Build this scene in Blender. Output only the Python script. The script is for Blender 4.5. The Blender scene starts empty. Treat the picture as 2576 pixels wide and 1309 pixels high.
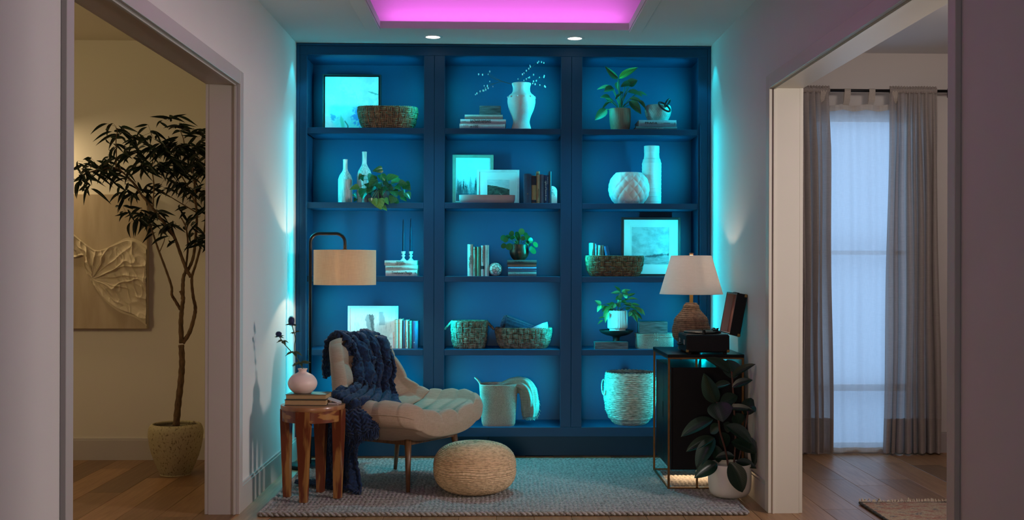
import bpy, math, random
from mathutils import Vector, Matrix, noise
from mathutils.bvhtree import BVHTree
PI = math.pi; R = random.Random(7)
S = bpy.context.scene; COL = S.collection
# ------------------------------------------------------------------ camera
F = 2850.0; YAW = .0285; ROLL = .0027; CX = 1336.0; CY = 672.2; EYE = 1.22
cd = bpy.data.cameras.new('camera'); cam = bpy.data.objects.new('camera', cd); COL.objects.link(cam)
cd.sensor_width = 36; cd.lens = 36*F/2576; cd.shift_x = (1288-CX)/2576; cd.shift_y = (CY-654.5)/2576
cd.clip_start = .05; cd.clip_end = 60
cam.matrix_world = Matrix.Translation((0, 0, EYE)) @ Matrix.Rotation(-YAW, 4, 'Z') @ Matrix.Rotation(PI/2, 4, 'X') @ Matrix.Rotation(ROLL, 4, 'Z')
S.camera = cam
S.view_settings.view_transform = 'Standard'; S.view_settings.look = 'None'; S.view_settings.gamma = 1
S.view_settings.use_curve_mapping = False; S.view_settings.exposure = 0
S.cycles.max_bounces = 6; S.cycles.diffuse_bounces = 4; S.cycles.glossy_bounces = 2
S.cycles.use_denoising = True
S.cycles.sample_clamp_indirect = 4
try: S.cycles.caustics_reflective = False; S.cycles.caustics_refractive = False
except Exception: pass

def ray(px, py):
    u = px-CX; v = py-CY; c, s = math.cos(ROLL), math.sin(ROLL)
    uu = u*c+v*s; vv = -u*s+v*c
    xr = uu/F; zz = -vv/F
    return Vector((xr*math.cos(YAW)+math.sin(YAW), -xr*math.sin(YAW)+math.cos(YAW), zz))
def P(px, py, Y):
    r = ray(px, py); k = Y/r.y; return Vector((r.x*k, Y, EYE+r.z*k))
def PZ(px, py, z):
    r = ray(px, py); k = (z-EYE)/r.z; return Vector((r.x*k, r.y*k, z))
def SX(px, X, py=672):
    r = ray(px, py); return r.y*X/r.x
def XX(px, Y, py=672): return P(px, py, Y).x
def ZZ(py, Y, px=1288): return P(px, py, Y).z

# ------------------------------------------------------------------ world and lights
W = bpy.data.worlds.new('world'); S.world = W; W.use_nodes = True
W.node_tree.nodes['Background'].inputs[0].default_value = (.33, .58, 1.0, 1)
W.node_tree.nodes['Background'].inputs[1].default_value = .85
CYAN = (.0, .82, 1.0); PINK = (1.0, .15, 1.0); WARM = (1.0, .66, .36)
def area(name, loc, tgt, sx, sy, power, col, spread=180):
    l = bpy.data.lights.new(name, 'AREA'); l.shape = 'RECTANGLE'; l.size = sx; l.size_y = sy
    l.energy = power; l.color = col; l.spread = math.radians(spread)
    o = bpy.data.objects.new(name, l); COL.objects.link(o); o.location = loc
    d = Vector(tgt)-Vector(loc); o.rotation_euler = d.to_track_quat('-Z', 'Y').to_euler(); return o
def spot(name, loc, tgt, power, col, ang, blend=.5, r=.03):
    l = bpy.data.lights.new(name, 'SPOT'); l.energy = power; l.color = col
    l.spot_size = math.radians(ang); l.spot_blend = blend; l.shadow_soft_size = r
    o = bpy.data.objects.new(name, l); COL.objects.link(o); o.location = loc
    d = Vector(tgt)-Vector(loc); o.rotation_euler = d.to_track_quat('-Z', 'Y').to_euler(); return o
def bulb(name, loc, power, col, r=.03):
    l = bpy.data.lights.new(name, 'POINT'); l.energy = power; l.color = col; l.shadow_soft_size = r
    o = bpy.data.objects.new(name, l); COL.objects.link(o); o.location = loc; return o

XL, XR = -1.288, 1.357; YF = 7.23; CEIL = 2.640
LXL = XL+.018; LXR = XR-.018           # casing faces
LIGHTS = 1
# added fill lights behind the viewpoint, standing for no particular lamp
area('front_room_fill', (.6, -.3, 1.9), (-.2, 6, .8), .9, .9, 4, (.72, .76, 1.0))
area('front_floor_fill', (-.3, .3, 1.0), (.1, 6, .25), .5, .4, 2.2, (1.0, .74, .54), 36)  # added low fill that brightens the pouf and near furniture
# ceiling cove strips
TX0, TX1, TY0, TY1 = -.709, .775, 1.6, 6.766
area('cove_strip_back', (.033, TY1+.055, 2.70), (.033, TY1+.085, 3), 1.45, .02, 1.5, PINK)
area('cove_strip_left', (TX0-.055, 4.2, 2.70), (TX0-.085, 4.2, 3), .02, 5.1, 5, PINK)
area('cove_strip_right', (TX1+.055, 4.2, 2.70), (TX1+.085, 4.2, 3), .02, 5.1, 5, PINK)
# recessed ceiling lights: cyan wash over rug and shelves
for x in (-.41, .47):
    spot('downlight_wash', (x, 6.95, 2.63), (x, 6.75, 0), 90, (.0, .82, 1.0), 64, 1, .04)
    spot('downlight_warm', (x, 7.0, 2.63), (x, 7.12, 1.9), 2.6, (1.0, .62, .45), 80, 1, .04)
# added cyan sources without real fixtures, washing both side walls beside the bookcase
for x, sx in ((XL+.10, -1), (XR-.10, 1)):
    spot('added_wall_wash', (x, 7.10, 2.62), (x+sx*.06, 6.98, 0), 4, CYAN, 68, .25, .02)
for s_, X_ in ((-1, XX(748, YF)+.040), (1, XX(1784, YF)-.040)):
    X_ -= s_*.012
    area('added_corner_strip', (X_, YF-.022, 1.14), (X_+s_*.052, YF-.022-.62, 1.14), .008, 2.0, 2.4, CYAN, 84)
# bookcase light bars, one pair in every compartment
BAYS = [(771, 1065), (1118, 1410), (1464, 1755)]
SHZ = [2.104, 1.629, 1.160, .692, .196]; TOPZ = 2.566; ST = .037
BARS = []
for i, (a, b) in enumerate(BAYS):
    x0, x1 = XX(a, YF), XX(b, YF)
    for j, z in enumerate(SHZ):
        zt = TOPZ if j == 0 else SHZ[j-1]-ST
        zm, h = (z+zt)/2-.03, zt-z-.14
        for x, s in ((x0-.010, 1), (x1+.010, -1)):
            BARS.append((x, s, zm, h))
            area('shelf_light_bar', (x, YF+.036, zm), (x+s, YF+.036+.62, zm-.03), .012, h, 1.95, CYAN, 125)
# left room lamp, right room lamp, daylight outside the window
area('left_room_lamp', (-3.6, 4.6, 2.1), (-2.2, 7.2, 1.5), .5, .5, 11.5, (1.0, .76, .37))
area('left_room_picture_light', (-2.95, 6.95, 2.0), (-2.75, 7.2, 1.2), .3, .06, 3.2, (1.0, .74, .42))
area('right_room_lamp', (3.3, 3.7, 1.8), (-.6, 4.9, 1.15), .5, .5, 32, (1.0, .88, .82), 110)
area('right_room_fill', (2.7, 5.6, 2.55), (2.5, 7.0, .9), .4, .4, 7, (1.0, .84, .76))  # added fill to brighten curtains and back wall; no ceiling fixture there
area('window_daylight', (2.27, 8.15, 1.3), (2.2, 7.0, 1.15), 1.1, 2.5, 19, (.40, .67, 1.0))

# ------------------------------------------------------------------ materials
MATS = {}
def mat(name, col, rough=.6, metal=0, var=0, vscale=20, bump=0, bscale=80, stretch=None, col2=None, emit=0, transl=0,
        alpha=None, rnd=0, spec=.5, sheen=0, coat=0, detail=4, w=(.35, .65)):
    m = bpy.data.materials.new(name); m.use_nodes = True; nt = m.node_tree; N = nt.nodes; L = nt.links
    b = N['Principled BSDF']; b.inputs['Base Color'].default_value = (*col, 1)
    b.inputs['Roughness'].default_value = rough; b.inputs['Metallic'].default_value = metal
    b.inputs['Specular IOR Level'].default_value = spec
    if sheen: b.inputs['Sheen Weight'].default_value = sheen
    if coat: b.inputs['Coat Weight'].default_value = coat
    if emit:
        b.inputs['Emission Color'].default_value = (*col, 1); b.inputs['Emission Strength'].default_value = emit
    tc = N.new('ShaderNodeTexCoord'); mp = N.new('ShaderNodeMapping'); L.new(tc.outputs['Object'], mp.inputs[0])
    if stretch: mp.inputs['Scale'].default_value = stretch
    src = None
    if col2 or var:
        n = N.new('ShaderNodeTexNoise'); n.inputs['Scale'].default_value = vscale; n.inputs['Detail'].default_value = detail
        L.new(mp.outputs[0], n.inputs['Vector']); cr = N.new('ShaderNodeValToRGB'); L.new(n.outputs[0], cr.inputs[0])
        c2 = col2 if col2 else tuple(c*(1-var) for c in col)
        cr.color_ramp.elements[0].position = w[0]; cr.color_ramp.elements[1].position = w[1]
        cr.color_ramp.elements[0].color = (*c2, 1); cr.color_ramp.elements[1].color = (*col, 1)
        src = cr.outputs[0]
    if rnd:
        oi = N.new('ShaderNodeObjectInfo'); mr = N.new('ShaderNodeMapRange'); L.new(oi.outputs['Random'], mr.inputs[0])
        mr.inputs[3].default_value = 1-rnd; mr.inputs[4].default_value = 1+rnd*.6
        mx = N.new('ShaderNodeVectorMath'); mx.operation = 'SCALE'
        if src: L.new(src, mx.inputs[0])
        else: mx.inputs[0].default_value = col
        L.new(mr.outputs[0], mx.inputs['Scale']); src = mx.outputs[0]
        ad = N.new('ShaderNodeVectorMath'); ad.operation = 'ADD'; L.new(tc.outputs['Object'], ad.inputs[0])
        L.new(oi.outputs['Random'], ad.inputs[1]); L.new(ad.outputs[0], mp.inputs[0])
    if src: L.new(src, b.inputs['Base Color'])
    if bump:
        n2 = N.new('ShaderNodeTexNoise'); n2.inputs['Scale'].default_value = bscale; n2.inputs['Detail'].default_value = 3
        L.new(mp.outputs[0], n2.inputs['Vector']); bp = N.new('ShaderNodeBump'); bp.inputs['Strength'].default_value = bump
        bp.inputs['Distance'].default_value = .004; L.new(n2.outputs[0], bp.inputs['Height']); L.new(bp.outputs[0], b.inputs['Normal'])
    out = N['Material Output']
    last = b.outputs[0]
    if transl:
        t = N.new('ShaderNodeBsdfTranslucent'); ms = N.new('ShaderNodeMixShader'); ms.inputs[0].default_value = transl
        if src: L.new(src, t.inputs[0])
        else: t.inputs[0].default_value = (*col, 1)
        L.new(last, ms.inputs[1]); L.new(t.outputs[0], ms.inputs[2]); last = ms.outputs[0]
    if alpha is not None:
        t = N.new('ShaderNodeBsdfTransparent'); ms = N.new('ShaderNodeMixShader'); ms.inputs[0].default_value = alpha
        L.new(t.outputs[0], ms.inputs[1]); L.new(last, ms.inputs[2]); last = ms.outputs[0]
    L.new(last, out.inputs[0]); MATS[name] = m; return m
def weave_mat(name, c1, c2, sx, sz, rough=.85, transl=0, alpha=None, bump=.3, dist=.001, dim=0):
    # linen-like cloth: crossed fine waves in object space
    m = mat(name, c1, rough, transl=transl, alpha=alpha, sheen=.2); nt = m.node_tree; N = nt.nodes; L = nt.links
    b = N['Principled BSDF']; tc = N.new('ShaderNodeTexCoord')
    outs = []
    for k, (sc, st) in enumerate(((sx, (1, 1, .03)), (sz, (.03, .03, 1)))):
        mp = N.new('ShaderNodeMapping'); mp.inputs['Scale'].default_value = st; L.new(tc.outputs['Object'], mp.inputs[0])
        n = N.new('ShaderNodeTexNoise'); n.inputs['Scale'].default_value = sc; n.inputs['Detail'].default_value = 1
        L.new(mp.outputs[0], n.inputs['Vector']); outs.append(n.outputs[0])
    ad = N.new('ShaderNodeMath'); ad.operation = 'ADD'; L.new(outs[0], ad.inputs[0]); L.new(outs[1], ad.inputs[1])
    mr = N.new('ShaderNodeMapRange'); mr.inputs[1].default_value = .7; mr.inputs[2].default_value = 1.3; L.new(ad.outputs[0], mr.inputs[0])
    cr = N.new('ShaderNodeValToRGB'); cr.color_ramp.elements[0].color = (*c2, 1); cr.color_ramp.elements[1].color = (*c1, 1)
    L.new(mr.outputs[0], cr.inputs[0]); L.new(cr.outputs[0], b.inputs['Base Color'])
    for n in N:
        if n.type == 'BSDF_TRANSLUCENT': L.new(cr.outputs[0], n.inputs[0])
    bp = N.new('ShaderNodeBump'); bp.inputs['Strength'].default_value = bump; bp.inputs['Distance'].default_value = dist
    L.new(mr.outputs[0], bp.inputs['Height']); L.new(bp.outputs[0], b.inputs['Normal']); return m

wall_m = mat('wall_paint', (.74, .71, .69), .75, var=.02, vscale=3, bump=.05, bscale=300)
lwall_m = mat('left_room_paint', (.70, .66, .57), .8, var=.02, vscale=3)
rwall_m = mat('right_room_paint', (.74, .70, .66), .8, var=.02, vscale=3)
ceil_m = mat('ceiling_paint', (.74, .74, .73), .85)
trim_m = mat('trim_paint', (.51, .475, .45), .45, var=.02, vscale=5)
trimr_m = mat('trim_paint_cream', (.66, .63, .54), .45, var=.02, vscale=5)
case_m = mat('bookcase_paint', (.003, .070, .168), .5, var=.06, vscale=4, spec=.3)
plank_m = mat('oak_planks', (.36, .205, .095), .42, col2=(.25, .135, .06), vscale=7, stretch=(9, .55, 1), rnd=.42, bump=.12, bscale=30, detail=8, w=(.3, .7))
sub_m = mat('subfloor', (.05, .035, .025), .9)

# ------------------------------------------------------------------ mesh helpers
class M:
    def __init__(s): s.v = []; s.f = []; s.mi = []
    def add(s, vs, fs, mi=0):
        o = len(s.v); s.v += [tuple(v) for v in vs]; s.f += [tuple(i+o for i in f) for f in fs]; s.mi += [mi]*len(fs); return s
    def box(s, x0, x1, y0, y1, z0, z1, mi=0, b=0):
        if b:
            b = min(b, (x1-x0)/2.2, (y1-y0)/2.2, (z1-z0)/2.2)
            vs = []; 
            for sx in (0, 1):
                for sy in (0, 1):
                    for sz in (0, 1):
                        X, Y, Z = (x0, x1)[sx], (y0, y1)[sy], (z0, z1)[sz]; dx, dy, dz = (b, -b)[sx], (b, -b)[sy], (b, -b)[sz]
                        vs += [(X, Y+dy, Z+dz), (X+dx, Y, Z+dz), (X+dx, Y+dy, Z)]
            def i(sx, sy, sz, k): return (sx*4+sy*2+sz)*3+k
            fs = [(i(0,0,0,0), i(0,0,1,0), i(0,1,1,0), i(0,1,0,0)), (i(1,0,0,0), i(1,1,0,0), i(1,1,1,0), i(1,0,1,0)),
                  (i(0,0,0,1), i(1,0,0,1), i(1,0,1,1), i(0,0,1,1)), (i(0,1,0,1), i(0,1,1,1), i(1,1,1,1), i(1,1,0,1)),
                  (i(0,0,0,2), i(0,1,0,2), i(1,1,0,2), i(1,0,0,2)), (i(0,0,1,2), i(1,0,1,2), i(1,1,1,2), i(0,1,1,2))]
            for a in (0, 1):
                for c in (0, 1):
                    f1 = (i(a,c,0,0), i(a,c,1,0), i(a,c,1,1), i(a,c,0,1)); f2 = (i(a,0,c,0), i(a,1,c,0), i(a,1,c,2), i(a,0,c,2)); f3 = (i(0,a,c,1), i(1,a,c,1), i(1,a,c,2), i(0,a,c,2))
                    fs += [f1, f2, f3]
            for a in (0, 1):
                for c in (0, 1):
                    for d in (0, 1): fs.append((i(a,c,d,0), i(a,c,d,1), i(a,c,d,2)))
            return s.add(vs, fs, mi)
        vs = [(x, y, z) for x in (x0, x1) for y in (y0, y1) for z in (z0, z1)]
        return s.add(vs, [(0,1,3,2), (4,6,7,5), (0,4,5,1), (2,3,7,6), (0,2,6,4), (1,5,7,3)], mi)
    def quad(s, a, b, c, d, mi=0): return s.add([a, b, c, d], [(0, 1, 2, 3)], mi)
    def lathe(s, prof, n=32, c=(0, 0, 0), mi=0, cap=(True, True), fn=None):
        vs = []
        for r, z in prof:
            for k in range(n):
                a = 2*PI*k/n; rr = fn(r, z, a) if fn else r
                vs.append((c[0]+rr*math.cos(a), c[1]+rr*math.sin(a), c[2]+z))
        fs = [(j*n+k, j*n+(k+1) % n, (j+1)*n+(k+1) % n, (j+1)*n+k) for j in range(len(prof)-1) for k in range(n)]
        if cap[0]: fs.append(tuple(reversed(range(n))))
        if cap[1]: fs.append(tuple(range((len(prof)-1)*n, len(prof)*n)))
        return s.add(vs, fs, mi)
    def tube(s, pts, r, n=8, mi=0, closed=False, flat=1):
        pts = [Vector(p) for p in pts]; m = len(pts); rs = r if isinstance(r, (list, tuple)) else [r]*m
        vs = []; up = None
        for i, p in enumerate(pts):
            if closed: t = pts[(i+1) % m]-pts[i-1]
            else: t = pts[min(i+1, m-1)]-pts[max(i-1, 0)]
            if t.length < 1e-9: t = Vector((0, 0, 1))
            t.normalize()
            if up is None: up = Vector((0, 0, 1)) if abs(t.z) < .9 else Vector((1, 0, 0))
            a = up-t*up.dot(t)
            if a.length < 1e-6: a = t.orthogonal()
            a.normalize(); up = a; b = t.cross(a)
            for k in range(n):
                q = 2*PI*k/n; vs.append(p+a*math.cos(q)*rs[i]+b*math.sin(q)*rs[i]*flat)
        fs = [(j*n+k, j*n+(k+1) % n, (j+1)*n+(k+1) % n, (j+1)*n+k) for j in range(m-1) for k in range(n)]
        if closed: fs += [((m-1)*n+k, (m-1)*n+(k+1) % n, (k+1) % n, k) for k in range(n)]
        else: fs += [tuple(reversed(range(n))), tuple(range((m-1)*n, m*n))]
        return s.add(vs, fs, mi)
    def bar(s, p, q, w, h=None, mi=0, up=(0, 0, 1), w2=None, h2=None):
        p, q = Vector(p), Vector(q); t = (q-p).normalized(); u = Vector(up)
        if abs(t.dot(u)) > .98: u = Vector((1, 0, 0))
        a = t.cross(u).normalized(); b = a.cross(t); h = h or w; w2 = w2 or w; h2 = h2 or h
        vs = [c+a*sx*ww/2+b*sy*hh/2 for c, ww, hh in ((p, w, h), (q, w2, h2)) for sx, sy in ((-1, -1), (1, -1), (1, 1), (-1, 1))]
        return s.add(vs, [(3,2,1,0), (4,5,6,7), (0,1,5,4), (1,2,6,5), (2,3,7,6), (3,0,4,7)], mi)
    def grid(s, nu, nv, fn, mi=0, cu=False, cv=False):
        vs = [fn(i/(nu if cu else nu-1), j/(nv if cv else nv-1)) for j in range(nv) for i in range(nu)]
        fs = [(j*nu+i, j*nu+(i+1) % nu, ((j+1) % nv)*nu+(i+1) % nu, ((j+1) % nv)*nu+i)
              for j in range(nv if cv else nv-1) for i in range(nu if cu else nu-1)]
        return s.add(vs, fs, mi)
    def ball(s, c, r, n=10, m=6, mi=0, sc=(1, 1, 1)):
        prof = [(max(math.sin(PI*j/m)*r, 1e-5), -math.cos(PI*j/m)*r) for j in range(m+1)]; vs0 = len(s.v)
        s.lathe(prof, n, (0, 0, 0), mi, (False, False))
        for i in range(vs0, len(s.v)):
            v = s.v[i]; s.v[i] = (c[0]+v[0]*sc[0], c[1]+v[1]*sc[1], c[2]+v[2]*sc[2])
        return s
    def mesh(s, name, mats, smooth=None):
        me = bpy.data.meshes.new(name); me.from_pydata(s.v, [], s.f)
        if not isinstance(mats, (list, tuple)): mats = [mats]
        for m in mats: me.materials.append(m)
        if len(mats) > 1: me.polygons.foreach_set('material_index', s.mi)
        me.validate()
        import bmesh
        bm = bmesh.new(); bm.from_mesh(me); bmesh.ops.recalc_face_normals(bm, faces=bm.faces); bm.to_mesh(me); bm.free()
        if smooth:
            me.polygons.foreach_set('use_smooth', [True]*len(me.polygons))
            if smooth is not True: me.set_sharp_from_angle(angle=math.radians(smooth))
        me.update(); return me
def link(name, data, parent=None, loc=None, rot=None, scale=None, mtx=None):
    o = bpy.data.objects.new(name, data); COL.objects.link(o)
    if parent is not None: o.parent = parent
    if mtx is not None: o.matrix_local = mtx
    if loc is not None: o.location = loc
    if rot is not None: o.rotation_euler = rot
    if scale is not None: o.scale = scale
    return o
def obj(name, m, mats, parent=None, smooth=None, loc=None, rot=None, kind=None):
    o = link(name, m.mesh(name, mats, smooth), parent, loc, rot)
    if kind: o['kind'] = kind
    return o
def tag(o, label, cat, group=None):
    o['label'] = label; o['category'] = cat
    if group: o['group'] = group
    return o
def thing(name, label, cat, loc=(0, 0, 0), rz=0, group=None):
    o = bpy.data.objects.new(name, None); COL.objects.link(o); o.location = loc; o.rotation_euler = (0, 0, rz); o.empty_display_size = .05
    return tag(o, label, cat, group)
def struct(name, m, mats, parent=None, smooth=None):
    o = obj(name, m, mats, parent, smooth)
    if parent is None: o['kind'] = 'structure'
    return o
def catmull(pts, n):
    pts = [Vector(p) for p in pts]; out = []; m = len(pts)
    for i in range(m-1):
        p0, p1, p2, p3 = pts[max(i-1, 0)], pts[i], pts[i+1], pts[min(i+2, m-1)]
        for k in range(n):
            t = k/n; out.append(.5*((2*p1)+(p2-p0)*t+(2*p0-5*p1+4*p2-p3)*t*t+(3*p1-p0-3*p2+p3)*t**3))
    out.append(pts[-1]); return out
def interp(tab, x):
    if x <= tab[0][0]: return tab[0][1]
    for (a, b), (c, d) in zip(tab, tab[1:]):
        if x <= c:
            t = (x-a)/(c-a); t = t*t*(3-2*t); return b+(d-b)*t
    return tab[-1][1]
def text(s, size, parent, m, loc, rot, ext=.0006, name='lettering', sx=1, font_shear=0, space=1, align='LEFT'):
    c = bpy.data.curves.new('txt', 'FONT'); c.body = s; c.size = size; c.extrude = ext; c.shear = font_shear; c.space_character = space
    c.align_x = align; c.align_y = 'CENTER'
    t = bpy.data.objects.new('txt', c); COL.objects.link(t); bpy.context.view_layer.update()
    me = bpy.data.meshes.new_from_object(t.evaluated_get(bpy.context.evaluated_depsgraph_get()))
    bpy.data.objects.remove(t); bpy.data.curves.remove(c); me.materials.clear(); me.materials.append(m); me.name = name
    return link(name, me, parent, loc, rot, (sx, 1, 1))
# ------------------------------------------------------------------ setting
fl = struct('floor', M().box(-4.4, 4.6, -1.1, 7.75, -.10, -.016), sub_m)
PW = .183
x = -4.4; k = 0; RP = random.Random(3)
while x < 4.55:
    ylim = 7.19 if x+PW < -1.42 else (7.41 if x > 1.48 else 7.40)
    if x < -1.42 <= x+PW: ylim = 7.19
    y = -1.05-RP.random()*1.6
    while y < ylim:
        L_ = RP.choice((1.3, 1.6, 1.9, 2.2)); a, b = max(y, -1.05), min(y+L_, ylim)
        if b-a > .1:
            m = M().box(-PW/2+.0007, PW/2-.0007, 0, b-a-.0012, -.014, 0, b=.0012)
            obj('plank', m, plank_m, fl, loc=(x+PW/2, a, 0))
        y += L_
    x += PW
WT = .135; HEADZ = P(604, 212.7, SX(604, LXL)).z
def yat(px, X): return SX(px, X)
LF_o, LF_i, LN_i, LN_o = yat(611.8, LXL), yat(604, LXL), yat(186, LXL), yat(167, LXL)
RF_o, RF_i, RN_i, RN_o = yat(1925.7, LXR), yat(1933.8, LXR), yat(2382, LXR), yat(2402, LXR)
OL = XL-WT; OR = XR+WT; H2 = 2.86
m = M().box(OL, XL, LF_i+.014, 7.75, -.016, H2).box(OL, XL, LN_i-.014, LF_i+.014, HEADZ+.014, H2).box(OL, XL, -1.1, LN_i-.014, -.016, H2)
struct('wall_left', m, wall_m)
HR = P(1933.8, 223, RF_i).z
HR = (HR+HEADZ)/2
m = M().box(XR, OR, RF_i+.014, 7.75, -.016, H2).box(XR, OR, RN_i-.014, RF_i+.014, HR+.014, H2).box(XR, OR, -1.1, RN_i-.014, -.016, H2)
struct('wall_right', m, wall_m)
struct('wall_back', M().box(XL, XR, 7.64, 7.75, -.016, H2), wall_m)
struct('wall_front', M().box(-4.4, 4.6, -1.2, -1.1, -.016, H2), wall_m)
struct('wall_back_left_room', M().box(-4.4, OL, 7.2, 7.3, -.016, CEIL), lwall_m)
struct('wall_side_left_room', M().box(-4.5, -4.4, -1.1, 7.3, -.016, CEIL), lwall_m)
struct('wall_side_right_room', M().box(4.6, 4.7, -1.1, 7.75, -.016, CEIL), rwall_m)
YW = 7.42
wx0, wx1 = XX(2040, YW), XX(2300, YW); wz1, wz0 = ZZ(290, YW, 2160), .03
m = M().box(OR, wx0, YW, YW+.12, -.016, CEIL).box(wx1, 4.6, YW, YW+.12, -.016, CEIL).box(wx0, wx1, YW, YW+.12, -.016, wz0).box(wx0, wx1, YW, YW+.12, wz1, CEIL)
struct('wall_back_right_room', m, rwall_m)
# window behind the sheer curtain
wn = obj('window_1', M().box(wx0-.06, wx0, YW-.015, YW, wz0-.06, wz1+.06).box(wx1, wx1+.06, YW-.015, YW, wz0-.06, wz1+.06).box(wx0, wx1, YW-.015, YW, wz1, wz1+.06), trim_m); wn['kind'] = 'structure'
obj('window_sill', M().box(wx0-.06, wx1+.06, YW-.045, YW+.02, wz0-.035, wz0), trim_m, wn)
zm = ZZ(636, YW, 2160); zm2 = ZZ(977, YW, 2160)
obj('sash', M().box(wx0, wx0+.035, YW+.04, YW+.075, wz0, wz1).box(wx1-.035, wx1, YW+.04, YW+.075, wz0, wz1).box(wx0, wx1, YW+.04, YW+.075, wz0, wz0+.03)
    .box(wx0, wx1, YW+.04, YW+.075, wz1-.04, wz1).box(wx0, wx1, YW+.03, YW+.075, zm-.014, zm+.014).box(wx0, wx1, YW+.03, YW+.075, zm2-.022, zm2+.022), trim_m, wn)
glass_m = mat('window_glass', (.9, .95, 1), .02, alpha=.12)
for a, b in ((wz0+.03, zm2-.022), (zm2+.022, zm-.014), (zm+.014, wz1-.04)):
    obj('pane', M().box(wx0+.035, wx1-.035, YW+.052, YW+.056, a, b), glass_m, wn)
# ceilings
m = M()
m.box(XL, TX0, -1.1, 7.64, CEIL, CEIL+.043).box(TX1, XR, -1.1, 7.64, CEIL, CEIL+.043).box(TX0, TX1, TY1, 7.64, CEIL, CEIL+.043).box(TX0, TX1, -1.1, TY0, CEIL, CEIL+.043)
m.box(TX0-.125, TX1+.125, TY0-.125, TY1+.125, 2.87, 2.90)
for b in ((TX0-.145, TX0-.125, TY0-.14, TY1+.14), (TX1+.125, TX1+.145, TY0-.14, TY1+.14), (TX0-.14, TX1+.14, TY1+.125, TY1+.145), (TX0-.14, TX1+.14, TY0-.145, TY0-.125)):
    m.box(*b, CEIL+.043, 2.90)
ce = struct('ceiling', m, ceil_m)
# thin dropped border along both long sides of the cove
fx0, fx1 = PZ(917, 72, CEIL-.012).x, PZ(1616, 78, CEIL-.012).x
struct('trim_1', M().box(fx0, TX0-.004, TY0, TY1+.02, CEIL-.012, CEIL, b=.002), ceil_m)
struct('trim_2', M().box(TX1+.004, fx1, TY0, TY1+.02, CEIL-.012, CEIL, b=.002), ceil_m)
struct('ceiling_left_room', M().box(-4.4, OL, -1.1, 7.2, CEIL, CEIL+.05), mat('left_ceiling', (.74, .69, .58), .85))
struct('ceiling_right_room', M().box(OR, 4.6, -1.1, YW, CEIL, CEIL+.05), ceil_m)
led_m = mat('pink_led', (1, .2, .95), emit=3)
led = thing('cove_light_strip', 'pink light strip hidden along the ledge of the ceiling cove', 'light strip', (0, 0, 0))
obj('strip_run', M().box(TX0-.04, TX1+.04, TY1+.03, TY1+.04, CEIL+.043, CEIL+.049), led_m, led)
obj('strip_run', M().box(TX0-.04, TX0-.03, TY0, TY1+.02, CEIL+.043, CEIL+.049), led_m, led)
obj('strip_run', M().box(TX1+.03, TX1+.04, TY0, TY1+.02, CEIL+.043, CEIL+.049), led_m, led)
# openings: casing, jamb, stop
def opening(name, X, s, face, y0i, y1i, y0o, y1o, hz, tm, thick):
    # s = +1: casing faces +x (left wall); s = -1: faces -x
    d = struct(name, M().box(min(X, X-s*thick), max(X, X-s*thick), y1i, y1i+.014, 0, hz+.014)
               .box(min(X, X-s*thick), max(X, X-s*thick), y0i-.014, y0i, 0, hz+.014)
               .box(min(X, X-s*thick), max(X, X-s*thick), y0i, y1i, hz, hz+.014), tm)
    def cas(Xa, Xb, nm='casing'):
        a, b = min(Xa, Xb), max(Xa, Xb); hw = .068
        obj(nm, M().box(a, b, y1i+.001, y1o, 0, hz+hw, b=.0015), tm, d)
        obj(nm, M().box(a, b, y0o, y0i-.001, 0, hz+hw, b=.0015), tm, d)
        obj(nm, M().box(a, b, y0i-.001, y1i+.001, hz+.001, hz+hw, b=.0015), tm, d)
    cas(X, face)
    cas(X-s*thick, X-s*(thick+.018))
    xs = sorted((X-s*.004, X-s*.012))
    obj('edge_bead', M().box(xs[0], xs[1], y1i-.006, y1i, 0, hz-.001).box(xs[0], xs[1], y0i, y0i+.006, 0, hz-.001).box(xs[0], xs[1], y0i, y1i, hz-.006, hz), tm, d)
    return d
opening('door_1', XL, 1, LXL, LN_i, LF_i, LN_o, LF_o, HEADZ, trim_m, WT)
opening('door_2', XR, -1, LXR, RN_i, RF_i, RN_o, RF_o, HR, trimr_m, WT)
# baseboards
def base(name, x0, x1, y0, y1, tm=trim_m, h=.136):
    m = M().box(x0, x1, y0, y1, 0, h-.012)
    w = .006
    if x1-x0 < y1-y0: 
        if x0 < 0 or name.endswith('b'): m.box(x0, x1-w, y0, y1, h-.012, h)
        else: m.box(x0+w, x1, y0, y1, h-.012, h)
    else: m.box(x0, x1, y0+w, y1, h-.012, h)
    return struct(name, m, tm)
base('baseboard_left', XL, XL+.016, LF_o, YF+.09)
base('baseboard_right', XR-.016, XR, RF_o, YF+.09)
base('baseboard_left_front', XL, XL+.016, -1.1, LN_o)
base('baseboard_right_front', XR-.016, XR, -1.1, RN_o)
base('baseboard_back_left_room', -4.4, OL-.018, 7.184, 7.2)
base('baseboard_back_right_room', wx1+.061, 4.6, YW-.016, YW); base('baseboard_back_right_room_corner', OR+.018, wx0-.061, YW-.016, YW)
# downlights
lens_m = mat('downlight_lens', (1, .93, .84), emit=9); white_m = mat('white_enamel', (.8, .8, .8), .4)
for i, x in enumerate((PZ(1089, 92.5, CEIL), PZ(1446, 96, CEIL))):
    d = thing('downlight', ('left' if i == 0 else 'right')+' round recessed white ceiling light, above the gap '+('left' if i == 0 else 'right')+' of the centre bookcase bay', 'ceiling light', (x.x, x.y, CEIL), group='recessed ceiling lights')
    obj('trim_ring', M().lathe([(.043, .0), (.044, -.004), (.056, -.004), (.061, -.001), (.061, 0)], 40, cap=(False, False)), white_m, d, True)
    obj('lens', M().lathe([(.0001, -.0015), (.043, -.0015), (.043, 0)], 40, cap=(False, False)), lens_m, d, True)

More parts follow.
